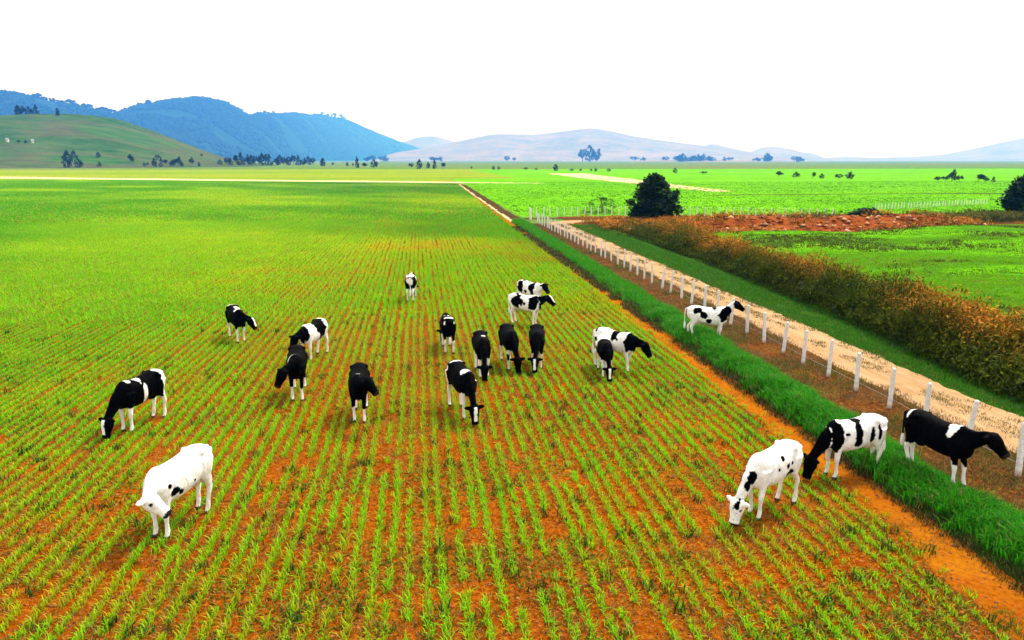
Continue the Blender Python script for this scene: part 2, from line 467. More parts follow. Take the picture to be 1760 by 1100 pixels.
# ------------------------------------------------------------------ foliage clouds
def blades(px, py, pz, nb, h, wdt, spread, lean, tri, colfun, hvar=.35):
    """tufts at px,py,pz; nb blades each; returns verts, faces, cols. tri=True: one triangle per blade, else 3"""
    n = len(px)
    m = n * nb
    ti = np.repeat(np.arange(n), nb)
    a = RNG.uniform(0, 2 * np.pi, m)
    bx = px[ti] + RNG.normal(0, 1, m) * spread[0]
    by = py[ti] + RNG.normal(0, 1, m) * spread[1]
    bz = pz[ti] if isinstance(pz, np.ndarray) else np.full(m, pz)
    hh = (h[ti] if isinstance(h, np.ndarray) else h) * RNG.uniform(1 - hvar, 1 + hvar, m)
    ww = (wdt[ti] if isinstance(wdt, np.ndarray) else wdt) * RNG.uniform(.7, 1.3, m)
    if isinstance(lean, np.ndarray): lean = lean[ti]
    ln = hh * RNG.uniform(.1, 1, m) * lean
    dx, dy = np.cos(a), np.sin(a)
    sx, sy = -dy * ww / 2, dx * ww / 2
    B0 = np.stack([bx - sx, by - sy, bz], 1)
    B1 = np.stack([bx + sx, by + sy, bz], 1)
    T = np.stack([bx + dx * ln, by + dy * ln, bz + hh * np.where(lean > .7, .8, 1)], 1)
    c = colfun(ti, m)
    if tri:
        V = np.stack([B0, B1, T], 1).reshape(-1, 3)
        F_ = np.arange(m * 3).reshape(-1, 3)
        C = np.repeat(c, 3, 0)
    else:
        M0 = np.stack([bx - sx * .9 + dx * ln * .35, by - sy * .9 + dy * ln * .35, bz + hh * .6], 1)
        M1 = np.stack([bx + sx * .9 + dx * ln * .35, by + sy * .9 + dy * ln * .35, bz + hh * .6], 1)
        V = np.stack([B0, B1, M1, M0, T], 1).reshape(-1, 3)
        o = np.arange(m)[:, None] * 5
        F_ = np.concatenate([o + np.array([[0, 1, 2]]), o + np.array([[0, 2, 3]]), o + np.array([[3, 2, 4]])])
        C = np.repeat(c, 5, 0)
    return V, F_, C

def join_clouds(parts):
    V, F_, C, off = [], [], [], 0
    for v, f, c in parts:
        V.append(v); F_.append(f + off); C.append(c); off += len(v)
    return np.concatenate(V), np.concatenate(F_), np.concatenate(C)

def green_col(a, b, dry=.05):
    a, b = np.array(a), np.array(b)
    def f(ti, m):
        c = a + (b - a) * RNG.random((m, 1))
        d = RNG.random(m) < dry
        c[d] = np.array([.22, .17, .05])
        return c * RNG.uniform(.7, 1.2, (m, 1))
    return f

ROW = 0.315
def crop_tint(x, y, m, ti):
    g = vnoise(x, y, 9, 71, 3)                       # big soft patches of riper and greener crop
    s = vnoise(x, y, 1.3, 75, 2)
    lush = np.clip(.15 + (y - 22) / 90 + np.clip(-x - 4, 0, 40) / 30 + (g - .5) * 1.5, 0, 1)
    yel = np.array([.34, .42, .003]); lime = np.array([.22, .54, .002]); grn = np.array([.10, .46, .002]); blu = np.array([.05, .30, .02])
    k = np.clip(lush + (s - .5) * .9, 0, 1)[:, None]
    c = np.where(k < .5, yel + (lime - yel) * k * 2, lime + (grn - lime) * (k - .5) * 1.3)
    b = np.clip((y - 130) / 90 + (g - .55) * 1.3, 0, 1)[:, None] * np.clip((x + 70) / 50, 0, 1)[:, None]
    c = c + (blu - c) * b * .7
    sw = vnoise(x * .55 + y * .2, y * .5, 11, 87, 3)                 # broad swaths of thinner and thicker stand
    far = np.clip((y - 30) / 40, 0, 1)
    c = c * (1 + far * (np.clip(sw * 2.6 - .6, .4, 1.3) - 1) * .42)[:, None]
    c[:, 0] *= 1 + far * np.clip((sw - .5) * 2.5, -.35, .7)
    c = c[ti] * RNG.uniform(.6, 1.25, (m, 1))
    straw = RNG.random(m) < .10
    c[straw] = np.array([.40, .32, .05]) * RNG.uniform(.6, 1.1, (straw.sum(), 1))
    return c

def crop_points(y0, y1, step):
    rows = np.arange(-190, 11.8, ROW)
    xs, ys = [], []
    for rx in rows:
        a = max(y0, (-rx - 7) / .62)
        if a >= y1: continue
        n = int((y1 - a) / step)
        if n < 1: continue
        yy = a + (np.arange(n) + RNG.random(n)) * step
        xs.append(np.full(n, rx)); ys.append(yy)
    x, y = np.concatenate(xs), np.concatenate(ys)
    rid = np.round((x + 190) / ROW)
    x = x + (vnoise(y, rid * 13.7, 5, 77, 2) - .5) * .14 + RNG.normal(0, .022, len(x))
    keep_p = .55 + .95 * (vnoise(x, y, 3.5, 79, 3) - .3) + .4 * (_hash(rid, rid * 0, 5) - .5) + .7 * np.clip(-x / 14, 0, 1) + .5 * np.clip((y - 24) / 26, 0, 1)
    gaps = vnoise(rid * 5.1, y, .8, 83, 2)
    k = (RNG.random(len(x)) < np.clip(keep_p, .18, 1)) & ((gaps > .30 - .012 * np.clip(y - 14, 0, 40)))
    k &= y < field_end(x) - 2
    k &= x < np.interp(y, [0, 10, 14, 24, 40, 60, 85, 228], [8.7, 8.85, 9.3, 9.45, 9.7, 9.85, 10.0, 11.7]) + RNG.normal(0, .18, len(x))
    return x[k], y[k]

parts = []
x, y = crop_points(8.2, 34, .040)
vig = .62 + .75 * vnoise(x, y, 2.2, 85, 3)
parts.append(blades(x, y, .0, 6, .128 * vig, .0155, (.032, .03), 1.05, False, lambda ti, m: crop_tint(x, y, m, ti)))
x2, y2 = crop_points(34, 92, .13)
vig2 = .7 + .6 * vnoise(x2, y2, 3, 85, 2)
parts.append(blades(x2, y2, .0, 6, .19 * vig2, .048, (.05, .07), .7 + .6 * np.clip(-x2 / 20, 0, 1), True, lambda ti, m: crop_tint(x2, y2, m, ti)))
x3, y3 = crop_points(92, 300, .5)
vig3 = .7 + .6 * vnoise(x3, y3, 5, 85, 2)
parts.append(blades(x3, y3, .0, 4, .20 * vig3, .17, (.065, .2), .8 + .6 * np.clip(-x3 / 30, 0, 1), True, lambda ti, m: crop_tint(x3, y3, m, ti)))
V, F_, C = join_clouds(parts)
print('crop tris', len(F_), len(x), len(x2), len(x3))
tag(link('crop_seedlings', mesh_np('crop_seedlings', V, F_, C), [M['leafy']]), 'young green crop sown in long straight rows on orange soil', 'crop', kind='stuff')

# self-sown weeds and dry straw between the rows, near part
n = 34000
wy = 8.3 + 34 * RNG.random(n) ** 1.5
wx = -wy * .66 - 5 + (XE + wy * .66 + 5) * RNG.random(n)
kk = vnoise(wx, wy, 1.1, 91, 3) > .5
wx, wy = wx[kk], wy[kk]
def weed_col(ti, m):
    u = RNG.random(m)[:, None]
    return np.where(u < .5, np.array([[.27, .20, .04]]), np.where(u < .8, np.array([[.09, .11, .012]]), np.array([[.035, .055, .012]]))) * RNG.uniform(.6, 1.2, (m, 1))
n = 80000
fy = 8.5 + 118 * RNG.random(n) ** 1.4
fx = np.maximum(-fy * .62 - 5, -45) + (8.9 - np.maximum(-fy * .62 - 5, -45)) * RNG.random(n)
kk = vnoise(fx, fy, 2.0, 93, 3) > .66 - np.clip((fy - 8) / 45, 0, .6)
fx, fy = fx[kk], fy[kk]
def low_col(ti, m):
    u = RNG.random(m)[:, None]
    return np.where(u < .3, np.array([[.26, .20, .02]]), np.where(u < .75, np.array([[.13, .24, .004]]), np.array([[.05, .10, .004]]))) * RNG.uniform(.6, 1.2, (m, 1))
V, F_, C = join_clouds([blades(wx, wy, .005, 6, .055, .016, (.09, .09), 1.6, True, weed_col, .6),
                        blades(fx, fy, .005, 3, .06, .03 + .0012 * fy, (.10, .16), 1.6, True, low_col, .6)])
tag(link('straw_litter', mesh_np('straw_litter', V, F_, C), [M['leafy']]), 'dry straw and small weeds lying between the crop rows', 'straw', kind='stuff')

# darker self-sown weeds in clumps
n = 420
wy = 8.5 + 26 * RNG.random(n) ** 1.3
wx = -wy * .6 - 3 + (9.3 + wy * .6 + 3) * RNG.random(n)
V, F_, C = blades(wx, wy, .004, 16, .12 + .08 * RNG.random(n), .022, (.09, .09), 1.1, False, green_col((.010, .035, .004), (.035, .10, .006), .05), .5)
tag(link('field_weeds', mesh_np('field_weeds', V, F_, C), [M['leafy']]), 'dark green weed clumps scattered between the crop rows', 'weeds', kind='stuff')

# clods of soil
def lumps(px, py, pz, size, colf, flat=.6):
    n = len(px)
    base = np.array([(1, 0, 0), (0, 1, 0), (-1, 0, 0), (0, -1, 0), (0, 0, 1), (0, 0, -.4)], float)
    fc = np.array([(0, 1, 4), (1, 2, 4), (2, 3, 4), (3, 0, 4), (1, 0, 5), (2, 1, 5), (3, 2, 5), (0, 3, 5)])
    a = RNG.uniform(0, 6.28, n)
    P = base[None] * RNG.uniform(.55, 1.25, (n, 6, 1)) * size[:, None, None]
    P[:, :, 2] *= flat
    X = P[:, :, 0] * np.cos(a)[:, None] - P[:, :, 1] * np.sin(a)[:, None] + px[:, None]
    Y = P[:, :, 0] * np.sin(a)[:, None] + P[:, :, 1] * np.cos(a)[:, None] + py[:, None]
    Z = P[:, :, 2] + (pz[:, None] if isinstance(pz, np.ndarray) else pz)
    V = np.stack([X, Y, Z], -1).reshape(-1, 3)
    F_ = (np.arange(n)[:, None, None] * 6 + fc[None]).reshape(-1, 3)
    return V, F_, np.repeat(colf(n), 6, 0)
n = 40000
cy = 8.3 + 24 * RNG.random(n) ** 1.6
cx = -cy * .66 - 4 + (10.6 + cy * .66 + 4) * RNG.random(n)
V, F_, C = lumps(cx, cy, .002, .010 + .055 * RNG.random(n) ** 3, lambda n: np.array([[.25, .07, .009]]) * RNG.uniform(.5, 1.4, (n, 1)) + RNG.uniform(0, .02, (n, 1)))
tag(link('soil_clods', mesh_np('soil_clods', V, F_, C), [M['earth_bits']]), 'crumbly orange clods of soil among the crop rows', 'soil', kind='stuff')

# grass on the bank between strip and fence
parts = []
for y0, y1, den, nb, hh, ww, tri in ((8, 34, 300, 5, .24, .020, False), (34, 87, 110, 5, .26, .05, True)):
    n = int((y1 - y0) * 1.5 * den)
    gy = RNG.uniform(y0, y1, n)
    t = RNG.random(n)
    l = 10.10 + (12.0 - 10.10) * gy / 228; r_ = 11.75 + (13.4 - 11.75) * gy / 228
    gx = l + (r_ - l) * t + RNG.normal(0, .07, n)
    z = np.clip(np.sin(np.pi * t), 0, 1) ** .8 * (.20 + .16 * vnoise(gx, gy, 1.5, 31, 3))
    vg = .55 + .9 * vnoise(gx, gy, .9, 33, 2)
    kk = vnoise(gx, gy, 1.6, 35, 3) > np.where(t < .15, .45, np.where(t > .85, .45, .12))
    gx, gy, z, vg = gx[kk], gy[kk], z[kk], vg[kk]
    vg = vg * np.where((np.abs(gy - 14) < 1.3) & (gx > 11.1) & (y0 < 20), .45, 1)
    parts.append(blades(gx, gy, z, nb, hh * vg, ww, (.05, .05), 1.0, tri, green_col((.02, .16, .003), (.05, .34, .004))))
V, F_, C = join_clouds(parts)
tag(link('bank_grass', mesh_np('bank_grass', V, F_, C), [M['leafy']]), 'lush dark green grass on the low bank beside the fence', 'grass', kind='stuff')

# dry weeds on the brown earth along the fence, verge grass, tufts along the bare strip
parts = []
def scatter(x0, x1, y0, y1, n, nb, hh, ww, spread, lean, colf, thr=.4, ns=1.2, seed=0, zf=0.01):
    gx = RNG.uniform(x0, x1, n); gy = y0 + (y1 - y0) * RNG.random(n) ** 1.35
    kk = vnoise(gx, gy, ns, seed, 3) > thr
    gx, gy = gx[kk], gy[kk]
    z = zf(gx, gy) if callable(zf) else np.full(len(gx), zf)
    return blades(gx, gy, z, nb, hh * (.6 + .8 * vnoise(gx, gy, 2, seed + 1, 2)), ww * (.6 + gy / 50), (spread, spread), lean, True, colf)
dryc = green_col((.10, .05, .016), (.22, .11, .035), .2)
olivec = green_col((.05, .065, .010), (.11, .11, .016), .15)
parts.append(scatter(11.5, 14.7, 8, 84, 14000, 5, .12, .02, .10, 1.3, dryc, .42, 1.2, 101))
parts.append(scatter(11.3, 14.6, 8, 84, 8000, 5, .15, .02, .10, 1.0, green_col((.03, .06, .006), (.08, .13, .008), .15), .50, 1.6, 103))
parts.append(scatter(15.5, 16.15, 10, 84, 3000, 5, .08, .02, .08, 1.1, olivec, .52, 3.0, 105))
parts.append(scatter(16.4, 17.4, 10, 84, 3000, 5, .10, .02, .08, 1.1, olivec, .46, 1.2, 115))
parts.append(scatter(14.3, 15.0, 10, 84, 2200, 5, .10, .02, .08, 1.1, dryc, .48, 1.2, 117))
parts.append(scatter(16.9, 19.6, 10, 82, 14000, 5, .14, .022, .07, .9, green_col((.022, .10, .004), (.05, .22, .006)), .30, 1.0, 107))
parts.append(scatter(8.8, 10.2, 8, 70, 1500, 6, .07, .016, .08, 1.2, olivec, .62, .8, 109))
parts.append(scatter(8.6, 9.35, 8, 70, 1800, 6, .10, .018, .08, 1.1, green_col((.03, .09, .004), (.10, .20, .006)), .5, 1.1, 113))
parts.append(scatter(9.95, 10.6, 8, 80, 5200, 5, .15, .022, .08, 1.1, green_col((.015, .02, .004), (.06, .06, .012), .12), .36, 1.1, 111, lambda x, y: .22 * np.clip((x - 10.05) / .6, 0, 1)))
V, F_, C = join_clouds(parts)
tag(link('roadside_weeds', mesh_np('roadside_weeds', V, F_, C), [M['leafy']]), 'low dry weeds and grass along the fence and sandy track', 'weeds', kind='stuff')

# pasture and meadow grass
parts = []
gx = 22 + 90 * RNG.random(34000) ** 1.2; gy = RNG.uniform(22, 72, 34000)
kk = gx < gy * 1.05 + 12
gx, gy = gx[kk], gy[kk]
v1 = vnoise(gx, gy * 2.2, 9, 121, 3)
def past_col(ti, m):
    k = np.clip((v1 - .42) * 5, 0, 1)[ti][:, None]
    return (np.array([[.055, .065, .004]]) * (1 - k) + np.array([[.11, .37, .001]]) * k) * RNG.uniform(.65, 1.2, (m, 1))
parts.append(blades(gx, gy, past_h(gx, gy) + .0, 4, .10 + .08 * (v1 < .45), .09, (.14, .14), 1.2, True, past_col))
gx = RNG.uniform(13.5, 230, 30000); gy = 96 + 150 * RNG.random(30000) ** 1.4
v2 = vnoise(gx, gy * 2, 14, 125, 3)
def mead_col(ti, m):
    k = np.clip((v2 - .3) * 3, 0, 1)[ti][:, None]
    return (np.array([[.045, .17, .005]]) * (1 - k) + np.array([[.11, .36, .002]]) * k) * RNG.uniform(.7, 1.2, (m, 1))
mz = np.zeros(len(gx))
parts.append(blades(gx, gy, mz, 3, .16, .22, (.25, .25), 1.0, True, mead_col))
V, F_, C = join_clouds(parts)
tag(link('pasture_grass', mesh_np('pasture_grass', V, F_, C), [M['leafy']]), 'mottled bright green grass of the pastures beyond the hedge', 'grass', kind='stuff')

# rough brush: stems carrying leaves below and dry seed heads above
def brush(px, py, pz, h, nl, size, low, high, top_from=.6, wid=.28, dry=None):
    n = len(px)
    m = n * nl
    ti = np.repeat(np.arange(n), nl)
    u = RNG.random(m) ** .85
    a = RNG.uniform(0, 6.283, m)
    rad = wid * (.4 + RNG.random(m)) * (1.1 - .5 * u)
    lx, ly = RNG.normal(0, .12, n), RNG.normal(0, .12, n)
    x = px[ti] + np.cos(a) * rad + lx[ti] * u * h[ti]
    y = py[ti] + np.sin(a) * rad + ly[ti] * u * h[ti]
    z = pz[ti] + u * h[ti]
    s = size * RNG.uniform(.6, 1.4, m)
    th, ph = RNG.uniform(0, 6.283, m), RNG.uniform(-.3, 1.45, m)
    d = np.stack([np.cos(th) * np.cos(ph), np.sin(th) * np.cos(ph), np.sin(ph)], 1) * s[:, None]
    e = np.stack([-np.sin(th), np.cos(th), RNG.uniform(-.6, .6, m)], 1) * (s * .20)[:, None]
    P = np.stack([x, y, z], 1)
    V = np.stack([P - d * .5, P + e, P + d * .6, P - e], 1).reshape(-1, 3)
    F_ = np.arange(m * 4).reshape(-1, 4)
    lo, hi = np.array(low), np.array(high)
    k = np.clip((u - top_from + RNG.normal(0, .16, m)) * 4, 0, 1)[:, None]
    pl = vnoise(px, py, 3.5, 131, 3)[ti][:, None]
    lo_c = lo[0] + (lo[1] - lo[0]) * RNG.random((m, 1))
    hi_c = hi[0] + (hi[1] - hi[0]) * RNG.random((m, 1))
    k = np.clip(k * np.clip(.1 + (pl - .28) * 3.2, 0, 1.3), 0, 1)
    if dry is not None: k = k * dry[ti][:, None]
    C = (lo_c * (1 - k) + hi_c * k) * RNG.uniform(.6, 1.25, (m, 1))
    return V, F_, np.repeat(C, 4, 0)
GREEN_LO = ((.018, .034, .003), (.075, .105, .006))
BROWN_HI = ((.28, .06, .004), (.62, .27, .025))
n = 11500
hy = 11 + 68 * RNG.random(n) ** 1.15
hl = np.interp(hy, [0, 20, 31, 50, 70, 85], [17.7, 17.9, 19.3, 20.3, 20.3, 20.0])
hw = np.interp(hy, [0, 20, 40, 60, 72, 80], [4.2, 4.0, 3.8, 4.5, 7.0, 8.5])
u = RNG.random(n)
hx = hl + hw * u
hh = (.35 + 2.5 * np.clip(vnoise(hx, hy, 2.1, 141, 2) - .12, 0, 1) ** 1.3 + .6 * vnoise(hx, hy, .5, 143) + .7 * RNG.random(n) ** 6) * (.35 + .65 * np.clip(u * 4, 0, 1)) * (.6 + .4 * np.clip((1 - u) * 4, 0, 1)) * np.interp(hy, [0, 30, 60, 80], [1.1, 1.0, .8, .62])
V, F_, C = brush(hx, hy, np.zeros(n), hh, 26, .14, GREEN_LO, BROWN_HI, .72, dry=np.clip((u - .12) * 4, .05, 1))
print('hedge faces', len(F_))
hedge = link('wild_hedge', mesh_np('wild_hedge', V, F_, C), [M['brush']])
tag(hedge, 'rough wild hedge of green leaves with dry orange brown tops along the track', 'hedge', kind='stuff')
# lower brush on and behind the red bank
P = []
n = 2600
bx = RNG.uniform(19, 44, n); by = RNG.uniform(66, 88, n)
kk = (vnoise(bx, by, 2.5, 151, 2) > np.where(by > 74, .36, .52)) & (by < 86.2) & (by - 66 > (bx - 24) * .12)
bx, by = bx[kk], by[kk]
P.append(brush(bx, by, np.zeros(len(bx)), .5 + .7 * vnoise(bx, by, 2, 153), 9, .26, ((.05, .05, .01), (.10, .10, .015)), BROWN_HI, .3, .35))
n = 3000
bx = RNG.uniform(42, 100, n); by = np.interp(bx, [42, 50, 65, 80, 100], [77, 78, 81, 84, 88]) + RNG.normal(0, 2.0, n)
P.append(brush(bx, by, np.zeros(n), .6 + .8 * vnoise(bx, by, 4, 157), 8, .30, ((.03, .045, .008), (.07, .09, .012)), ((.10, .09, .014), (.22, .17, .03)), .45, .4))
n = 900
bi = RNG.integers(8, 159, n); bj = RNG.integers(0, 13, n)
bx, by, bz = BANK[3][bi, bj] + RNG.normal(0, .3, n), BANK[4][bi, bj] + RNG.normal(0, .3, n), BANK[5][bi, bj]
kk = vnoise(bx, by, 2.2, 159, 3) > np.where((bj > 2) & (bj < 9), .58, .42)
P.append(brush(bx[kk], by[kk], bz[kk] - .05, .25 + .5 * RNG.random(kk.sum()), 8, .26, ((.03, .045, .006), (.08, .09, .008)), BROWN_HI, .5, .35))
V, F_, C = join_clouds(P)
tag(link('bank_brush', mesh_np('bank_brush', V, F_, C), [M['brush']]), 'low olive and rusty brush growing behind the red earth bank', 'brush', kind='stuff')
# stones lying on the red bank
n = 700
bi = RNG.integers(0, 160, n); bj = RNG.integers(1, 9, n)
sx, sy, sz = BANK[3][bi, bj] + RNG.normal(0, .2, n), BANK[4][bi, bj] + RNG.normal(0, .25, n), BANK[5][bi, bj]
def stone_col(n):
    u = RNG.random((n, 1))
    return np.where(u < .35, np.array([[.48, .26, .13]]), np.array([[.26, .06, .015]])) * RNG.uniform(.6, 1.2, (n, 1))
V, F_, C = lumps(sx, sy, sz, .10 + .35 * RNG.random(n) ** 2, stone_col, .55)
tag(link('bank_rubble', mesh_np('bank_rubble', V, F_, C), [M['earth_bits']]), 'lumps of red earth and pale stone on the eroded bank', 'rubble', kind='stuff')

# ------------------------------------------------------------------ trees
def tube(bm, pts, rads, seg=7, cap=True):
    rings = []
    for i, p in enumerate(pts):
        p = Vector(p)
        d = (Vector(pts[min(i + 1, len(pts) - 1)]) - Vector(pts[max(i - 1, 0)])).normalized()
        a = d.cross(Vector((0, 1, 0)) if abs(d.y) < .9 else Vector((1, 0, 0))).normalized()
        b = d.cross(a)
        rings.append([bm.verts.new(p + (a * math.cos(2 * math.pi * k / seg) + b * math.sin(2 * math.pi * k / seg)) * rads[i]) for k in range(seg)])
    for r0, r1 in zip(rings, rings[1:]):
        for k in range(seg): bm.faces.new((r0[k], r0[(k + 1) % seg], r1[(k + 1) % seg], r1[k]))
    if cap:
        bm.faces.new(rings[0][::-1]); bm.faces.new(rings[-1])

def trunk_mesh(name, h, r, limbs, rnd):
    bm = bmesh.new()
    tube(bm, [(0, 0, -.1), (.02 * h, 0, h * .35), (-.02 * h, .02 * h, h * .7), (0, 0, h * .95)], [r * 1.25, r * .9, r * .55, r * .15], 8)
    for _ in range(limbs):
        z = h * rnd.uniform(.22, .75); a = rnd.uniform(0, 6.28); L = h * rnd.uniform(.2, .38)
        tube(bm, [(0, 0, z), (math.cos(a) * L * .5, math.sin(a) * L * .5, z + L * .3), (math.cos(a) * L, math.sin(a) * L, z + L * .75)], [r * .45, r * .28, r * .08], 5)
    me = bpy.data.meshes.new(name); bm.to_mesh(me); bm.free()
    return me

def crown_mesh(name, shape, nclump, nleaf, leaf, cols, seed, clump=.14):
    """shape(u, rng)-> list of clump centres in a unit crown (width 1, height 1); leaves are diamonds"""
    g = np.random.default_rng(seed)
    cc = shape(nclump, g)
    m = len(cc) * nleaf
    ti = np.repeat(np.arange(len(cc)), nleaf)
    d = g.normal(0, 1, (m, 3)); d /= np.linalg.norm(d, axis=1)[:, None]
    P = cc[ti] + d * (g.random((m, 1)) ** .5) * clump * g.uniform(.6, 1.3, len(cc))[ti][:, None]
    s = leaf * g.uniform(.6, 1.4, m)
    th, ph = g.uniform(0, 6.283, m), g.uniform(-.7, 1.0, m)
    e1 = np.stack([np.cos(th) * np.cos(ph), np.sin(th) * np.cos(ph), np.sin(ph)], 1) * s[:, None]
    e2 = np.stack([-np.sin(th), np.cos(th), g.uniform(-.7, .7, m)], 1) * (s * .45)[:, None]
    V = np.stack([P - e1 * .5, P + e2, P + e1 * .6, P - e2], 1).reshape(-1, 3)
    a, b = np.array(cols[0]), np.array(cols[1])
    tone = g.random((len(cc), 1))[ti]
    C = (a + (b - a) * np.clip(tone + g.normal(0, .2, (m, 1)), 0, 1))
    return mesh_np(name, V, np.arange(m * 4).reshape(-1, 4), np.repeat(C, 4, 0))

def dome(lo, hi, pinch=.35, lobes=5):
    def f(n, g):
        z = g.random(n)
        a = g.uniform(0, 6.283, n)
        prof = np.sin(np.pi * np.clip(z * .82 + .18, 0, 1)) ** .6 * (1 - pinch * z)
        lob = 1 + .14 * np.sin(a * lobes + 3 * z * 5) + g.normal(0, .06, n)
        r = .5 * prof * lob * g.random(n) ** .33
        return np.stack([np.cos(a) * r, np.sin(a) * r, lo + (hi - lo) * z], 1)
    return f

def lumpy(k, lo, hi):
    def f(n, g):
        c = np.stack([g.uniform(-.3, .3, k), g.uniform(-.3, .3, k), g.uniform(lo + .15, hi - .15, k)], 1)
        rr_ = g.uniform(.14, .26, k)
        i = g.integers(0, k, n)
        d = g.normal(0, 1, (n, 3)); d /= np.linalg.norm(d, axis=1)[:, None]
        return c[i] + d * rr_[i][:, None] * g.random((n, 1)) ** .4 * np.array([[1, 1, .8]])
    return f

def make_tree(name, loc, h, wd, shape, ncl, nl, leaf, cols, seed, label, group=None, trunk_r=.03, cat='tree', clump=.14):
    o = empty(name, loc)
    tag(o, label, cat, group)
    rnd = random.Random(seed)
    t = link('trunk', trunk_mesh('trunk', h * .9, h * trunk_r, 5, rnd), [M['bark']], o)
    c = link('crown', crown_mesh('crown', shape, ncl, nl, leaf, cols, seed, clump), [M['tree_leaf']], o)
    c.scale = (wd, wd, h)
    return o
DARK = ((.003, .012, .002), (.018, .05, .008))
make_tree('round_tree', (27.4, 84.0, 0), 5.7, 6.2, dome(.02, .95, .30, 5), 420, 26, .05, DARK, 21,
          'dark rounded evergreen tree standing in rusty brush by the cross fence', clump=.09)
make_tree('round_tree', (77.5, 84.8, 0), 6.0, 6.8, dome(.02, .95, .22, 7), 380, 26, .055, ((.004, .016, .004), (.016, .05, .010)), 23,
          'dark leafy tree past the red earth bank, beside the short run of posts', clump=.10)
make_tree('spreading_bush', (49.0, 75.5, 0), 3.0, 5.6, dome(.0, .62, .2, 3), 220, 22, .06, ((.008, .020, .005), (.025, .05, .010)), 25,
          'dark spreading bush with a leaning plume beside the red bank', cat='bush', clump=.12)
make_tree('small_shrub', (33.6, 78.5, 0), 1.5, 1.7, dome(.0, .9, .3, 3), 60, 20, .12, ((.012, .03, .008), (.03, .06, .012)), 27,
          'small dark shrub standing between the red bank and the cross fence', cat='shrub')
make_tree('thin_bush', (25.5, 101.5, 0), 2.6, 6.0, dome(.0, .8, .2, 4), 60, 12, .05, ((.02, .06, .008), (.04, .10, .010)), 29,
          'thin open green bush behind the cross fence', cat='bush', clump=.10)

# trees of the plain: a handful of kinds, each tree its own
KINDS = []
for kx in range(6):
    sh = [dome(.08, .97, .45, 4), lumpy(7, .15, 1.0), dome(.1, .97, .25, 6), lumpy(5, .25, 1.0), dome(.05, .98, .6, 5), lumpy(9, .1, .98)][kx]
    cl = [((.006, .022, .008), (.018, .05, .015)), ((.008, .028, .010), (.025, .06, .02)), ((.006, .02, .010), (.02, .05, .02))][kx % 3]
    KINDS.append((trunk_mesh('trunk', 1.0, .03, 5, random.Random(40 + kx)), crown_mesh('crown', sh, 60, 12, .10, cl, 50 + kx, .10)))
for t_, c_ in KINDS:
    t_.materials.append(M['bark']); c_.materials.append(M['tree_leaf'])
def plain_tree(loc, h, wd, k, label, group, name='field_tree'):
    o = empty(name, loc, random.uniform(0, 6.28))
    tag(o, label, 'tree', group)
    t = link('trunk', KINDS[k][0], (), o); t.scale = (h, h, h * .95)
    c = link('crown', KINDS[k][1], (), o); c.scale = (wd, wd, h)
    return o
def by_px(px, by, hp, wp, k, label, group, hillname=None, D=None):
    if D is None and not hillname and px < 480 and by < 289: hillname = 'green_hill'
    if hillname: loc = on_hill(hillname, px, by)
    elif D: x, y, z = far_at(px, by, D); loc = Vector((x, y, 0))
    else: x, y = ground_at(px, by); loc = Vector((x, y, 0))
    s = (loc.x * math.sin(YAW) + loc.y * math.cos(YAW)) / FPX
    plain_tree(loc, hp * s, wp * s, k, label, group)
GH = 'green_hill'
LA = 'small dark tree standing alone on the lower slope of the green hill'
by_px(100, 288.5, 27, 19, 0, 'tall dark full-crowned tree at the foot of the green hill', None)
by_px(123, 288.5, 15, 15, 2, 'squat round dark tree next to the tall one under the green hill', None)
for a in [(20, 246, 5, 7, 1), (32, 246, 5, 6, 2), (117, 271, 11, 14, 4), (158, 271, 9, 9, 0), (157, 286, 7, 9, 4), (235, 286, 7, 6, 0), (246, 284, 5, 5, 2)]:
    by_px(*a, LA, 'lone trees under the green hill', GH if a[1] < 280 else None)
for a in [(214, 279, 14, 12, 1), (222, 282, 14, 11, 3), (254, 286.5, 14, 11, 0), (267, 286.5, 15, 9, 4), (262, 275, 9, 10, 1), (277, 285, 12, 9, 3), (284, 285, 9, 11, 2), (291, 286, 13, 11, 1), (300, 284, 15, 13, 5), (306, 286, 8, 8, 0)]:
    by_px(*a, 'dark bushy tree in the broken row below the green hill', 'trees below the green hill')
for a in [(325, 285, 13, 9, 3), (338, 286, 7, 6, 0), (340, 270, 6, 5, 1), (323, 276, 6, 6, 4)]:
    by_px(*a, 'slim pale tree between the broken row and the dark grove', 'slim trees by the grove')
grove = [(376, 9, 9), (384, 14, 11), (392, 12, 10), (402, 18, 14), (411, 20, 15), (420, 19, 13), (428, 16, 14), (436, 17, 12), (445, 20, 15), (454, 21, 14), (462, 18, 13), (470, 15, 12), (478, 17, 14), (487, 15, 12), (496, 14, 13), (505, 18, 14), (513, 16, 12), (521, 13, 13), (530, 14, 12), (538, 13, 12)]
for i, (px, hp, wp) in enumerate(grove):
    by_px(px, 283.5 + (i % 3) * .5, hp, wp, i % 6, 'dark tree in the dense grove below the forested mountain', 'grove trees')
for a in [(555, 286, 13, 13, 0), (572, 285, 6, 6, 1), (597, 286, 7, 6, 2), (606, 287, 7, 5, 3)]:
    by_px(*a, 'small dark tree trailing off from the end of the grove', 'trees trailing off the grove')
for a, lb in [((614, 288.5, 18, 9, 4), 'tall slim'), ((626, 288.5, 9, 12, 1), 'low bushy'), ((643, 288.5, 13, 14, 2), 'round full')]:
    by_px(*a, lb + ' dark tree in the small group of three beyond the pale road', 'group of three trees')
for a in [(707, 289, 9, 10, 1), (721, 291, 16, 12, 0), (736, 290, 11, 8, 2), (747, 290, 15, 9, 4), (760, 290, 11, 13, 3)]:
    by_px(*a, 'dark tree in the row of five past the end of the crop rows', 'row of five trees')
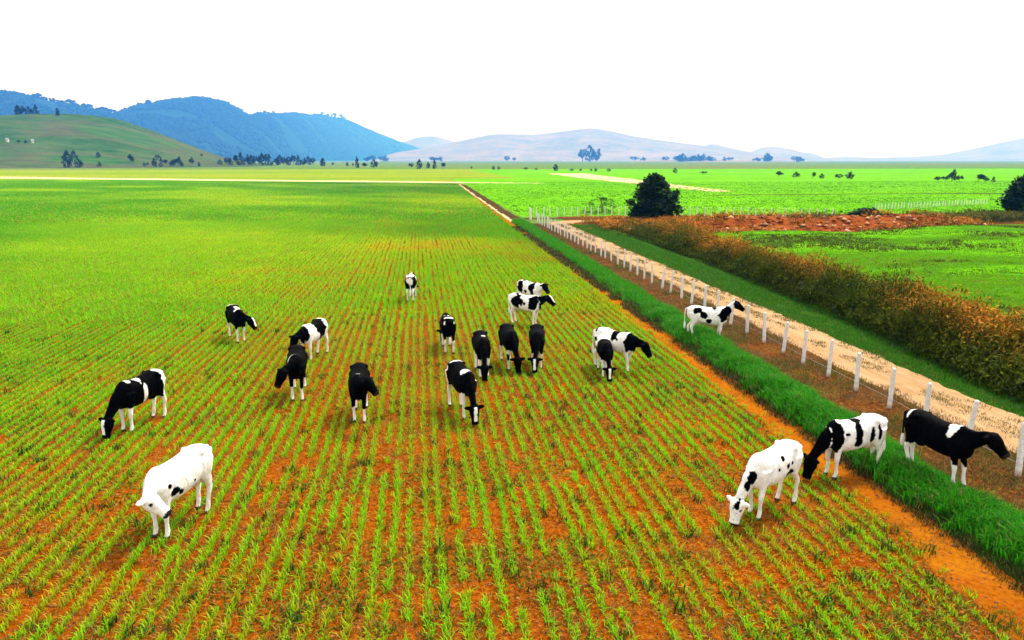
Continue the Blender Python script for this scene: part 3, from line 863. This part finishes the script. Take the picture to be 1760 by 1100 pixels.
for a in [(810, 291, 5, 5, 1), (848, 292, 7, 6, 0), (857, 292, 6, 5, 2), (903, 293, 6, 8, 3), (921, 293, 4, 7, 1), (955, 294, 11, 11, 0), (982, 294, 4, 8, 2), (999, 295, 5, 8, 3), (1016, 295, 5, 5, 1), (1024, 295, 6, 6, 0), (1046, 295, 5, 8, 2), (1160, 298, 9, 8, 0), (1208, 300, 6, 14, 3)]:
    by_px(*a, 'tiny dark tree dotted along the far edge of the bright meadow', 'dotted meadow trees')
for a in [(1338, 304, 10, 17, 1), (1368, 305, 9, 15, 2), (1397, 307, 12, 9, 3), (1412, 307, 8, 10, 0), (1442, 308, 9, 16, 1), (1461, 308, 12, 16, 2)]:
    by_px(*a, 'dark round bush in the spaced row at the back of the bright meadow', 'row of meadow bushes')
for a in [(1612, 312, 9, 14, 1), (1625, 312, 10, 14, 3), (1636, 312, 21, 16, 5), (1648, 312, 11, 14, 1), (1681, 313, 15, 24, 3), (1707, 313, 9, 8, 4), (1694, 313, 8, 12, 1)]:
    by_px(*a, 'feathery dark tree in the clump behind the dark leafy tree', 'feathery tree clump')
for a in [(25, 194, 16, 14, 0), (34, 195, 17, 16, 1), (45, 194, 13, 14, 2), (60, 193, 16, 12, 4)]:
    by_px(*a, 'dark tree in the clump on top of the green hill', 'clump on the green hill', GH)
by_px(97, 199, 12, 9, 0, 'single dark tree standing on the crest of the green hill', None, GH)
# hazy trees on the far slopes
for a in [(640, 270, 11, 16, 1), (655, 268, 10, 15, 3), (662, 279, 10, 13, 2), (630, 274, 9, 12, 5), (742, 276, 9, 13, 1), (756, 274, 9, 12, 5), (750, 279, 8, 14, 3), (872, 286, 10, 12, 1), (882, 287, 8, 10, 3), (1001, 290, 22, 18, 1), (1013, 291, 26, 22, 2), (1024, 290, 22, 18, 5)]:
    by_px(*a, 'pale hazy tree standing far out before the bare hill', 'hazy trees', D=4500)
for i in range(34):
    px = random.choice([random.gauss(1165, 14), random.gauss(1205, 18), random.gauss(1300, 40), random.uniform(1060, 1420)])
    by_px(px, 283 + random.uniform(-2, 3), random.uniform(6, 14), random.uniform(8, 18), random.randrange(6), 'faint hazy tree scattered over the low brown rise', 'trees on the brown rise', D=random.uniform(4300, 5200))

# trees along the crests of the forested mountains
RIDGE = [('far_forest_hill', x) for x in list(range(58, 132, 7)) + list(range(136, 200, 6))] + [('forest_mountain', x) for x in list(range(208, 290, 6)) + list(range(392, 470, 7)) + list(range(552, 600, 8))]
rm = crown_mesh('ridge_tree', lumpy(5, .1, 1.0), 30, 6, .22, ((.006, .02, .012), (.02, .045, .025)), 90, .14)
rm.materials.append(M['tree_leaf'])
for hn, px in RIDGE:
    us, VV = HILL[hn]
    i = int(np.clip(np.searchsorted(us, px + random.uniform(-2, 2)), 0, len(us) - 1))
    k = int(np.argmax(VV[i, :, 2] / np.hypot(VV[i, :, 0], VV[i, :, 1])))
    o = link('ridge_tree', rm)
    o.location = Vector(VV[i, k]) - Vector((0, 0, 1))
    s = o.location.length / FPX
    hh_ = random.uniform(5, 10) * s
    o.scale = (hh_ * random.uniform(.7, 1.2), hh_ * random.uniform(.7, 1.2), hh_)
    o.rotation_euler.z = random.uniform(0, 6)
    tag(o, 'small tree outlined along the crest of the forested mountains', 'tree', 'trees on the mountain crests')

def forest(name, hn, n, size, cols, label, vmax=.52):
    us, VV = HILL[hn]
    nu, nv = VV.shape[:2]
    i = RNG.uniform(0, nu - 1.001, n); j = RNG.uniform(1, (nv - 1) * vmax, n)
    i0, j0 = i.astype(int), j.astype(int)
    fi, fj = (i - i0)[:, None], (j - j0)[:, None]
    P = (VV[i0, j0] * (1 - fi) + VV[i0 + 1, j0] * fi) * (1 - fj) + (VV[i0, j0 + 1] * (1 - fi) + VV[i0 + 1, j0 + 1] * fi) * fj
    kk = (P[:, 2] > 6) & (vnoise(P[:, 0], P[:, 1], 320, 171, 3) > .33)
    P = P[kk]
    sz = size * RNG.uniform(.6, 1.5, len(P))
    a, b = np.array(cols[0]), np.array(cols[1])
    V, F_, C = lumps(P[:, 0], P[:, 1], P[:, 2] + sz * .3, sz, lambda n: a + (b - a) * RNG.random((n, 1)), 1.0)
    tag(link(name, mesh_np(name, V, F_, C), [M['tree_leaf']]), label, 'forest', kind='stuff')
FC = ((.002, .010, .008), (.012, .042, .03))  # treetop greens, with a little haze blue put into the colour
forest('mountain_forest', 'forest_mountain', 22000, 15, FC, 'dense green forest tinted haze blue covering the long mountain')
forest('hill_forest', 'far_forest_hill', 9000, 14, FC, 'dense green forest tinted haze blue behind the green hill')

# ------------------------------------------------------------------ farm houses on the green hill
def gable_house(loc, L, Wd, h, rz, label):  # a small far-off farm house
    o = empty('farm_house', loc, rz)
    tag(o, label, 'house', 'white houses on the green hill')
    bm = bmesh.new()
    v = [bm.verts.new(p) for p in ((-L, -Wd, -1), (L, -Wd, -1), (L, Wd, -1), (-L, Wd, -1), (-L, -Wd, h), (L, -Wd, h), (L, Wd, h), (-L, Wd, h), (-L, 0, h * 1.6), (L, 0, h * 1.6))]
    for f in ((0, 1, 5, 4), (2, 3, 7, 6), (1, 2, 6, 9, 5), (3, 0, 4, 8, 7), (3, 2, 1, 0)): bm.faces.new([v[i] for i in f])
    me = bpy.data.meshes.new('wall'); bm.to_mesh(me); bm.free()
    link('wall', me, [M['wall']], o)
    bm = bmesh.new()
    for s in (-1, 1):
        a = [bm.verts.new(p) for p in ((-L - .4, s * (Wd + .5), h - .2), (L + .4, s * (Wd + .5), h - .2), (L + .4, 0, h * 1.6 + .15), (-L - .4, 0, h * 1.6 + .15))]
        b = [bm.verts.new(Vector(q.co) + Vector((0, 0, .18))) for q in a]
        for f in ((a[0], a[1], a[2], a[3]), (b[3], b[2], b[1], b[0]), (a[0], b[0], b[1], a[1]), (a[1], b[1], b[2], a[2]), (a[3], a[2], b[2], b[3]), (a[0], a[3], b[3], b[0])): bm.faces.new(f)
    me = bpy.data.meshes.new('roof'); bm.to_mesh(me); bm.free()
    link('roof', me, [M['roof']], o)
    for x in (-L * .5, L * .4):
        bm = bmesh.new()
        bmesh.ops.create_cube(bm, size=1, matrix=Matrix.Translation((x, -Wd - .02, h * .5)) @ Matrix.Diagonal((1.1, .12, 1.2, 1)))
        me = bpy.data.meshes.new('window'); bm.to_mesh(me); bm.free()
        link('window', me, [M['roof']], o)
for px, py, L, lb in ((5, 244, 1.4, 'small white farm house alone on the grassy green hill slope'), (44, 246, 1.1, 'tiny white farm house next to two little trees on the green hill')):
    p = on_hill(GH, px, py)
    gable_house(p, L, L * .6, 2.6, random.uniform(-.3, .3), lb)

# ------------------------------------------------------------------ fences
def post_mesh(h, wd, seed):
    bm = bmesh.new()
    rnd = random.Random(seed)
    prof = [(-.25, wd * .52), (h * .5, wd * .5), (h - .03, wd * .46), (h, wd * .34)]
    rings = []
    for z, r in prof:
        c = r * .25
        pts = [(r, -r + c), (r, r - c), (r - c, r), (-r + c, r), (-r, r - c), (-r, -r + c), (-r + c, -r), (r - c, -r)]
        rings.append([bm.verts.new((x + rnd.uniform(-.004, .004), y + rnd.uniform(-.004, .004), z)) for x, y in pts])
    for a, b in zip(rings, rings[1:]):
        for k in range(8): bm.faces.new((a[k], a[(k + 1) % 8], b[(k + 1) % 8], b[k]))
    bm.faces.new(rings[-1]); bm.faces.new(rings[0][::-1])
    me = bpy.data.meshes.new('post'); bm.to_mesh(me); bm.free()
    me.materials.append(M['post'])
    return me
def fence(name, pts, h, wd, wires, label, jitter=.05):
    o = empty(name, (*pts[0], 0))
    tag(o, label, 'fence')
    base = Vector((*pts[0], 0))
    ms = [post_mesh(h, wd, s) for s in range(4)]
    tops = []
    for i, p in enumerate(pts):
        q = link('post', ms[i % 4], (), o)
        q.location = Vector((*p, 0)) - base + Vector((random.uniform(-jitter, jitter), random.uniform(-jitter, jitter), random.uniform(-.06, .03)))
        q.rotation_euler = (R(random.gauss(0, 2.4)), R(random.gauss(0, 2.4)), random.uniform(-.3, .3))
        tops.append(q.location.copy())
    for k in wires:
        bm = bmesh.new()
        tube(bm, [(t.x - wd * .5, t.y, k) for t in tops], [.0035] * len(tops), 3, False)
        me = bpy.data.meshes.new('wire'); bm.to_mesh(me); bm.free()
        link('wire', me, [M['wire']], o)
    return o
pts, yy = [], 11.0
while yy < 85:
    pts.append((13.62 + .0 * yy, yy)); yy += 1.6
fence('post_fence', pts, 1.32, .105, (.35, .65, .95, 1.2), 'long straight fence of white posts running beside the sandy track')
def along(poly, step):
    out, acc = [], 0.0
    for (a, b) in zip(poly, poly[1:]):
        L = math.dist(a, b)
        while acc <= L:
            out.append((a[0] + (b[0] - a[0]) * acc / L, a[1] + (b[1] - a[1]) * acc / L)); acc += step
        acc -= L
    return out
fence('post_fence', along([(13.3, 88), (14.0, 93.5), (25.7, 94.2), (43, 89.5), (52, 86)], .92), 1.35, .12, (.5, 1.2), 'fence of white posts crossing from the track past the round tree')
fence('post_fence', along([(67, 101.5), (76, 105.2), (94, 112)], .8), .95, .10, (.5, 1.0), 'short run of white posts behind the bush by the red bank')

# ------------------------------------------------------------------ cows
BLK = np.array([.0007, .0007, .0009]); WHT = np.array([.80, .775, .72]); CREAM = np.array([.62, .50, .36]); PINK = np.array([.45, .25, .18]); HOOF = np.array([.06, .045, .03])
def loft(bm, rings, seg=18, power=2.0, powers=None):
    """rings: (centre, side axis, up axis, half width, half height)"""
    out = []
    for ri, (c, s, u, hw, hh) in enumerate(rings):
        ring = []
        if powers is not None: power = powers[ri]
        for k in range(seg):
            a = 2 * math.pi * k / seg
            ca, sa = math.cos(a), math.sin(a)
            x = math.copysign(abs(ca) ** (2 / power), ca) * hw
            z = math.copysign(abs(sa) ** (2 / power), sa) * hh
            ring.append(bm.verts.new(c + s * x + u * z))
        out.append(ring)
    for a, b in zip(out, out[1:]):
        for k in range(seg): bm.faces.new((a[k], a[(k + 1) % seg], b[(k + 1) % seg], b[k]))
    bm.faces.new(out[0][::-1]); bm.faces.new(out[-1])

def resample(keys, n):
    keys = np.array(keys, float)
    t = np.linspace(0, len(keys) - 1, n)
    out = []
    for v in t:                      # Catmull-Rom
        i = min(int(v), len(keys) - 2); f = v - i
        p0, p1, p2, p3 = keys[max(i - 1, 0)], keys[i], keys[i + 1], keys[min(i + 2, len(keys) - 1)]
        out.append(.5 * (2 * p1 + (p2 - p0) * f + (2 * p0 - 5 * p1 + 4 * p2 - p3) * f * f + (3 * p1 - p0 - 3 * p2 + p3) * f ** 3))
    return np.array(out)

def build_cow(spec, seed):
    rnd = random.Random(seed)
    bm = bmesh.new()
    marks = []                                   # (first vert, tag)
    def begin(t): marks.append((len(bm.verts), t))
    Yv, Zv = Vector((0, 1, 0)), Vector((0, 0, 1))
    begin('body')
    body = resample([(-.88, 1.24, 1.02, .10), (-.80, 1.335, .86, .20), (-.64, 1.385, .80, .24), (-.47, 1.385, .74, .255), (-.20, 1.335, .655, .275), (.05, 1.32, .61, .285), (.28, 1.335, .60, .255), (.46, 1.37, .63, .205), (.58, 1.31, .67, .175), (.68, 1.20, .74, .12)], 36)
    fat = spec.get('fat', 1.0)
    loft(bm, [(Vector((b[0], 0, (b[1] + b[2]) / 2)), Yv, Zv, b[3] * fat, (b[1] - b[2]) / 2) for b in body], 26, powers=[float(np.interp(b[0], [-.9, -.6, -.3, .2, .7], [2.2, 3.0, 2.5, 2.2, 2.0])) for b in body])
    for s in (-1, 1):                            # hip and pin bones
        for (x, y, z, r) in ((-.50, .20, 1.30, .065), (-.82, .115, 1.23, .06), (.40, .10, 1.00, .13)):
            begin('body')
            loft(bm, [(Vector((x + d * r, s * y, z)), Yv, Zv, r * math.sqrt(max(1 - d * d, .02)), r * math.sqrt(max(1 - d * d, .02)) * (2 if r > .1 else 1)) for d in (-.97, -.7, -.35, 0, .35, .7, .97)], 10)
    # neck and head
    poll = Vector(spec['poll']); hd = Vector(spec['head']).normalized()
    base = Vector((.50, 0, 1.08))
    mid = base.lerp(poll, .52) + Vector((.03, 0, -.01))
    begin('neck')
    c1 = resample([tuple(Vector((.34, 0, 1.06))) + (.17, .27), tuple(base.lerp(mid, .45)) + (.135, .225), tuple(mid) + (.095, .165), tuple(poll.lerp(mid, .3)) + (.078, .125), tuple(poll + hd * .03) + (.075, .095)], 16)
    rings = []
    for i, r in enumerate(c1):
        p = Vector(r[:3]); t = (Vector(c1[min(i + 1, 15)][:3]) - Vector(c1[max(i - 1, 0)][:3])).normalized()
        s = Zv.cross(t); s = s.normalized() if s.length > .2 else Yv
        rings.append((p, s, t.cross(s).normalized(), r[3], r[4]))
    loft(bm, rings, 16)
    s = Zv.cross(hd)
    if s.length < .25: s = Zv.cross(Vector((poll.x - base.x, poll.y - base.y, 0)))
    s.normalize(); up = hd.cross(s).normalized()
    if spec.get('roll'): pass
    begin('head')
    hk = resample([(-.05, .085, .08, 0), (.03, .125, .125, 0), (.15, .125, .145, -.015), (.26, .098, .118, -.02), (.36, .085, .094, -.025), (.44, .094, .088, -.03), (.48, .072, .066, -.03)], 18)
    loft(bm, [(poll + hd * k[0] * 1.04 + up * (k[3]), s, up, k[1] * 1.06, k[2] * 1.06) for k in hk], 16, 2.4)
    for sg in (-1, 1):
        begin('ear')
        d = (s * sg - hd * .30 - Vector((0, 0, .25))).normalized()
        u2 = d.cross(up).normalized()
        loft(bm, [(poll + hd * .03 + s * sg * .085 + d * L - up * -.03, u2, d.cross(u2).normalized(), a, .026) for L, a in ((0, .035), (.05, .058), (.11, .062), (.16, .046), (.19, .02))], 10)
    # legs
    st = spec.get('stride', (.0, .0, .0, .0))
    for i, sg in enumerate((1, -1)):
        dx = st[i]
        begin('leg')
        k = resample([(-.60, .13, 1.12, .17, .24), (-.56, .165, .92, .125, .20), (-.60, .165, .72, .075, .115), (-.735 + dx * .5, .155, .52, .052, .068), (-.715 + dx * .8, .15, .32, .038, .043), (-.70 + dx, .15, .15, .046, .048), (-.675 + dx, .15, .075, .044, .046)], 22)
        loft(bm, [(Vector((q_[0], sg * q_[1], q_[2])), Vector((1, 0, 0)), Yv, q_[4], q_[3]) for q_ in k], 12)
        begin('hoof')
        loft(bm, [(Vector((-.665 + dx + a, sg * .15, z)), Vector((1, 0, 0)), Yv, r, r * .85) for z, r, a in ((.085, .046, -.005), (.04, .058, .005), (.0, .066, .012))], 10)
    for i, sg in enumerate((1, -1)):
        dx = st[2 + i]
        begin('leg')
        k = resample([(.40, .13, 1.05, .13, .19), (.42, .15, .84, .095, .14), (.44, .145, .66, .066, .085), (.46 + dx * .5, .14, .44, .052, .058), (.455 + dx * .8, .135, .30, .037, .040), (.455 + dx, .135, .14, .044, .046), (.475 + dx, .135, .075, .042, .045)], 22)
        loft(bm, [(Vector((q_[0], sg * q_[1], q_[2])), Vector((1, 0, 0)), Yv, q_[4], q_[3]) for q_ in k], 12)
        begin('hoof')
        loft(bm, [(Vector((.48 + dx + a, sg * .135, z)), Vector((1, 0, 0)), Yv, r, r * .85) for z, r, a in ((.085, .045, -.005), (.04, .057, .005), (.0, .064, .012))], 10)
    begin('udder')
    loft(bm, [(Vector((-.47, 0, z)), Vector((1, 0, 0)), Yv, a, a * .8) for z, a in ((.84, .17), (.74, .165), (.66, .14), (.60, .09))], 12)
    begin('tail')
    sw = spec.get('tail', .0)
    k = resample([(-.86, 0, 1.29, .04), (-.94, sw * .2, 1.24, .03), (-.965, sw * .6, 1.0, .024), (-.96, sw, .75, .024), (-.95, sw, .60, .045), (-.95, sw, .48, .042), (-.95, sw, .40, .02)], 24)
    loft(bm, [(Vector(q_[:3]), Vector((1, 0, 0)), Yv, q_[3], q_[3]) for q_ in k], 8)
    src = [v.co.copy() for v in bm.verts]
    tags, mi = [], 0
    for i in range(len(src)):
        while mi + 1 < len(marks) and i >= marks[mi + 1][0]: mi += 1
        tags.append(marks[mi][1])
    kd = kdtree.KDTree(len(src))
    for i, p in enumerate(src): kd.insert(p, i)
    kd.balance()
    bmesh.ops.recalc_face_normals(bm, faces=bm.faces)
    me = bpy.data.meshes.new('cow_raw'); bm.to_mesh(me); bm.free()
    tmp = bpy.data.objects.new('cow_raw', me)
    COL.objects.link(tmp)
    md = tmp.modifiers.new('r', 'REMESH'); md.mode = 'VOXEL'; md.voxel_size = spec.get('voxel', .021); md.use_smooth_shade = True
    sm = tmp.modifiers.new('s', 'SMOOTH'); sm.factor = .5; sm.iterations = 2
    dg = bpy.context.evaluated_depsgraph_get()
    out = bpy.data.meshes.new_from_object(tmp.evaluated_get(dg))
    bpy.data.objects.remove(tmp); bpy.data.meshes.remove(me)
    nv = len(out.vertices)
    co = np.empty(nv * 3, np.float32); out.vertices.foreach_get('co', co); co = co.reshape(-1, 3)
    cols = np.empty((nv, 4), np.float32); cols[:, 3] = 1
    base_w = spec['base'] == 'w'
    ox = seed * 7.3
    for i in range(nv):
        p = Vector(co[i])
        tg = tags[kd.find(p)[1]]
        wob = noise.fractal(Vector((p.x * 4.2 + ox, p.y * 4.2, p.z * 4.2)), 1.0, 2.0, 3) * .55
        white = base_w
        if tg in ('body', 'leg', 'neck', 'udder', 'tail', 'hoof'):
            for (cw, sd, x, z, rx, rz) in spec['spots']:
                if sd and sd * p.y < -.02: continue
                if math.hypot((p.x - x) / rx, (p.z - z) / rz) + wob < 1: white = cw
        if tg == 'neck' and p.x > .60 or tg in ('head', 'ear') or (tg == 'body' and p.x > .66 and spec['neck'] is not None):
            nk = spec['neck']
            if nk is not None and (tg != 'body' or wob > -.1): white = nk
            for (cw, sd, x, z, rx, rz) in spec.get('nspots', ()):
                if math.hypot((p.x - x) / rx, (p.z - z) / rz) + wob < 1: white = cw
        if tg in ('head', 'ear'):
            white = spec['headc']
            t = (p - poll).dot(hd); l_ = (p - poll).dot(s); u_ = (p - poll).dot(up)
            if spec.get('blaze') and u_ > .03 and abs(l_) < .045 + .02 * wob and .02 < t < .40: white = True
            if spec.get('patchy') and wob * 2.2 > .25: white = not white
        if tg in ('leg', 'hoof') and p.z < min(.70, spec.get('sock', .55) + (0 if p.x > 0 else spec.get('sockr', .0))) + wob * .2: white = True
        if tg == 'tail' and p.z < .72: white = True
        if tg == 'body' and spec.get('belly') and p.z < .70 + wob * .12: white = True
        c = WHT if white else BLK
        if white:
            k = .0
            if tg == 'leg' and p.z < .75: k = .28 + .25 * max(0, (.45 - p.z))
            if p.z < .72 and tg in ('body', 'udder'): k = .35
            c = c + (CREAM - c) * k * (.7 + wob)
            if tg == 'udder': c = c + (PINK - c) * .5
        if tg == 'head':
            t = (p - poll).dot(hd)
            if t > .45: c = (np.array([.02, .016, .015]) if not spec.get('pinknose') else PINK)
            l_ = (p - poll).dot(s); u_ = (p - poll).dot(up)
            if abs(t - .17) < .026 and abs(l_) > .085 and abs(u_ - .035) < .03: c = np.array([.004, .003, .003])
        if tg == 'hoof' and p.z < .07: c = HOOF
        cols[i, :3] = c
    a = out.color_attributes.new('col', 'FLOAT_COLOR', 'POINT')
    a.data.foreach_set('color', cols.ravel())
    out.name = 'cow'
    out.materials.clear(); out.materials.append(M['hide'])
    return out

W_, B_ = True, False
def yawed(deg, x, z, hx, hz, hyaw=0):
    """neck swung sideways by deg about the withers; head direction swung by deg+hyaw"""
    a = R(deg); b = R(deg + hyaw)
    r = x - .45
    return dict(poll=(.45 + r * math.cos(a), r * math.sin(a), z), head=(hx * math.cos(b), hx * math.sin(b), hz))
def GRAZE(d=0, h=0): return yawed(d, 1.02, .53, .28, -1.0, h)
def LOW(d=0, h=0): return yawed(d, .99, 1.03, .55, -.85, h)
def LEVEL(d=0, h=0): return yawed(d, 1.00, 1.33, .78, -.66, h)
def UP(d=0, h=0): return yawed(d, .97, 1.52, .82, -.55, h)
COWS = [
 # centre, heading, scale, pose, coat
 dict(c=(-7.54, 30.12), hd=-62, **LOW(28, 20), base='b', neck=B_, headc=B_, blaze=True, sock=.62, spots=[(W_, 0, -.72, 1.40, .16, .16), (W_, 1, -.1, 1.34, .2, .14), (W_, 0, .28, 1.38, .13, .11)], label='black cow with white shoulder spots, head swung aside, alone past the banded grazer'),
 dict(c=(-7.85, 20.25), hd=-113, sc=1.04, **GRAZE(-4), base='b', neck=B_, headc=B_, blaze=True, sock=.66, spots=[(W_, 0, -.72, 1.40, .20, .17), (W_, 1, -.72, 1.05, .09, .35), (W_, 1, .0, .95, .07, .24), (W_, 1, .08, 1.36, .08, .16), (W_, 1, .36, 1.38, .1, .1)], label='black grazing cow with thin white bands and white rump near the all-white cow'),
 dict(c=(-4.97, 14.18), hd=-114, sc=1.06, **yawed(22, .97, 1.02, .85, -.55, 78), base='w', neck=W_, headc=W_, patchy=False, sock=1.0, belly=True, spots=[(B_, 1, .30, .86, .10, .08), (B_, 1, .16, .80, .06, .05), (B_, 1, .42, 1.02, .05, .05), (B_, 1, -.2, .88, .04, .04)], nspots=[(B_, 0, .88, 1.02, .09, .10), (B_, 0, .72, .92, .06, .06)], label='almost all white cow turning its head back along its flank'),
 dict(c=(-4.10, 26.94), hd=-112, **LOW(-10), base='w', neck=B_, headc=B_, sock=.9, spots=[(B_, 0, -.22, 1.1, .30, .60), (B_, 0, -.86, 1.32, .12, .12), (B_, 0, .62, 1.1, .10, .5)], label='white cow with a black saddle partly hidden behind a black cow'),
 dict(c=(-3.94, 22.43), hd=-84, sc=1.06, **LOW(-34, -18), base='b', neck=B_, headc=B_, sock=.38, spots=[(W_, 0, .05, .62, .18, .12), (W_, -1, .38, 1.25, .05, .12)], label='black cow standing in front of the saddled cow, its muzzle turned aside'),
 dict(c=(-1.87, 20.23), hd=-88, sc=1.03, **LEVEL(26, 26), base='b', neck=B_, headc=B_, sock=.40, spots=[(W_, 0, .40, 1.40, .07, .06), (W_, 0, .12, 1.40, .06, .06), (W_, 0, -.1, .62, .2, .1)], label='black cow facing out with raised head turned to its side, on its own'),
 dict(c=(-0.56, 38.35), hd=84, **GRAZE(), base='b', neck=B_, headc=B_, sock=.7, spots=[(W_, 0, -.75, 1.40, .22, .12), (W_, 0, -.93, .95, .10, .42), (W_, 0, -.1, 1.3, .14, .3), (W_, 1, .3, 1.1, .2, .3)], label='small black and white cow seen from behind, farthest down the crop rows'),
 dict(c=(0.91, 27.59), hd=94, **GRAZE(6), base='b', neck=B_, headc=B_, sock=.55, spots=[(W_, 0, -.60, 1.40, .07, .06), (W_, 0, -.80, 1.22, .05, .05), (W_, 0, .1, 1.38, .10, .07)], label='black cow seen from behind with small white specks, between saddled cow and grazing group'),
 dict(c=(1.98, 24.15), hd=-88, **GRAZE(-4), base='b', neck=B_, headc=B_, sock=.66, spots=[(W_, 0, -.78, 1.38, .14, .12), (W_, 1, -.25, 1.40, .12, .06), (W_, 1, -.02, 1.38, .08, .06)], label='black cow grazing with a white rump stripe behind the white-shouldered grazer'),
 dict(c=(3.03, 24.97), hd=-86, sc=1.02, **GRAZE(8), base='b', neck=B_, headc=B_, sock=.36, sockr=.25, spots=[(W_, 0, .55, .62, .08, .07)], label='all black cow grazing cheek by cheek with another black cow'),
 dict(c=(4.01, 24.88), hd=-98, **GRAZE(-8), base='b', neck=B_, headc=B_, blaze=True, sock=.55, spots=[(W_, 1, -.05, 1.38, .08, .06)], label='black cow with white forehead grazing beside the all black one'),
 dict(c=(1.08, 20.13), hd=-74, sc=1.04, **GRAZE(-4), base='b', neck=B_, headc=B_, blaze=True, sock=.72, spots=[(W_, 0, .30, 1.38, .15, .12), (W_, 1, .40, 1.2, .08, .24), (W_, 0, -.55, 1.42, .05, .09), (W_, -1, -.62, 1.0, .1, .3), (W_, 0, -.2, .60, .5, .08)], label='black grazing cow with a ragged white shoulder patch and forked white face'),
 dict(c=(4.61, 31.55), hd=-36, **LEVEL(4), base='w', neck=B_, headc=B_, blaze=True, sock=.8, spots=[(B_, 0, -.38, 1.05, .26, .34), (B_, 0, .38, 1.02, .24, .30), (B_, 0, .02, 1.0, .06, .06)], label='white cow with big black flank patches standing before another pied cow'),
 dict(c=(5.31, 35.00), hd=-56, **LEVEL(-6), base='w', neck=W_, headc=B_, sock=.9, spots=[(B_, 0, -.50, 1.15, .20, .30), (B_, 0, .30, 1.15, .20, .36), (B_, 0, -.1, .9, .12, .12)], label='pied cow half hidden behind the white cow with big black flank patches'),
 dict(c=(6.73, 24.09), hd=-46, sc=1.02, **LOW(8), base='w', neck=B_, headc=B_, blaze=False, sock=.9, spots=[(B_, 0, -.62, .98, .16, .12), (B_, 0, -.30, 1.08, .14, .10), (B_, 0, -.78, 1.35, .07, .07), (B_, 0, .02, 1.25, .14, .2), (B_, 0, .56, 1.0, .16, .36)], label='white patched cow stretching its black head and neck toward the bare strip'),
 dict(c=(6.15, 23.50), hd=-96, sc=.9, **GRAZE(2), base='b', neck=B_, headc=B_, blaze=True, sock=.75, spots=[(W_, 0, -.6, 1.25, .34, .3), (W_, 0, -.25, .7, .2, .12)], label='smaller grazing cow with a black neck and white blaze before the patched cow'),
 dict(c=(11.44, 27.44), hd=-17, up=.10, **UP(12), base='w', neck=W_, headc=B_, sock=1.0, spots=[(B_, 0, -.50, 1.22, .15, .12), (B_, 0, -.22, 1.05, .17, .14), (B_, 0, -.05, .80, .11, .10), (B_, 0, .18, 1.36, .09, .10), (B_, 0, .50, 1.06, .17, .22)], nspots=[(B_, 0, .72, 1.15, .2, .22)], label='white cow with black blotches, head raised, standing by the fence'),
 dict(c=(7.07, 13.31), hd=-150, sc=1.02, **GRAZE(0), base='w', neck=W_, headc=W_, patchy=True, sock=1.0, belly=True, stride=(-.06, .08, .02, -.08), spots=[(B_, 1, -.32, .80, .12, .10), (B_, 1, -.20, 1.02, .07, .06), (B_, 1, -.05, 1.20, .06, .05), (B_, 1, -.36, 1.05, .05, .05), (B_, 1, .12, 1.02, .05, .06)], nspots=[(B_, 0, .74, .96, .10, .14), (B_, 0, .86, .80, .07, .1)], label='white cow with a few black flecks grazing at the edge of the crop'),
 dict(c=(9.77, 14.80), hd=-170, sc=1.02, **GRAZE(0), base='w', neck=B_, headc=B_, sock=1.0, belly=True, spots=[(B_, 1, .02, 1.04, .10, .24), (B_, 1, -.36, .98, .06, .22), (B_, 1, -.55, 1.05, .05, .16), (B_, 0, .02, 1.37, .14, .07), (B_, 1, .30, 1.08, .07, .05), (B_, 0, .54, 1.02, .15, .32)], label='white cow with black neck and slanting black bars behind the flecked grazer'),
 dict(c=(11.44, 14.02), hd=-74, sc=1.02, up=.17, **LEVEL(6), base='b', neck=B_, headc=B_, sock=.52, sockr=.12, spots=[(W_, 0, .34, 1.30, .12, .17), (W_, 0, -.72, 1.30, .035, .09)], label='black cow with a white shoulder saddle striding beside the fence'),
]
for i, s_ in enumerate(COWS):
    rnd = random.Random(300 + i)
    s_.setdefault('stride', (rnd.uniform(-.1, .1), rnd.uniform(-.12, .1), rnd.uniform(-.1, .1), rnd.uniform(-.1, .12)))
    s_.setdefault('tail', rnd.uniform(-.08, .08))
    me = build_cow(s_, 300 + i)
    o = link('cow', me)
    sc = s_.get('sc', 1.0)
    x, y = s_['c']
    zb = .012 + s_.get('up', 0)
    o.location = (x, y, zb)
    o.rotation_euler = (0, 0, R(s_['hd']))
    o.scale = (sc, sc, sc)
    tag(o, s_['label'], 'cow', 'dairy cattle grazing in the field')

# ------------------------------------------------------------------ haze
bm = bmesh.new()
bmesh.ops.create_cube(bm, size=1)
me = bpy.data.meshes.new('haze'); bm.to_mesh(me); bm.free()
mh = bpy.data.materials.new('haze')
mh.use_nodes = True
n = mh.node_tree
n.nodes.clear()
pv = n.nodes.new('ShaderNodeVolumePrincipled')
pv.inputs['Color'].default_value = (.045, .20, .70, 1)
pv.inputs['Absorption Color'].default_value = (.928, .684, .0, 1)
pv.inputs['Density'].default_value = 1 / 5000
pv.inputs['Anisotropy'].default_value = 0.2
om = n.nodes.new('ShaderNodeOutputMaterial')
n.links.new(pv.outputs[0], om.inputs['Volume'])
hz = link('haze', me, [mh])
hz.scale = (60000, 60000, 941)
hz.location = (0, 0, 468.5)
tag(hz, 'pale blue air veiling the distant hills', 'haze', kind='stuff')
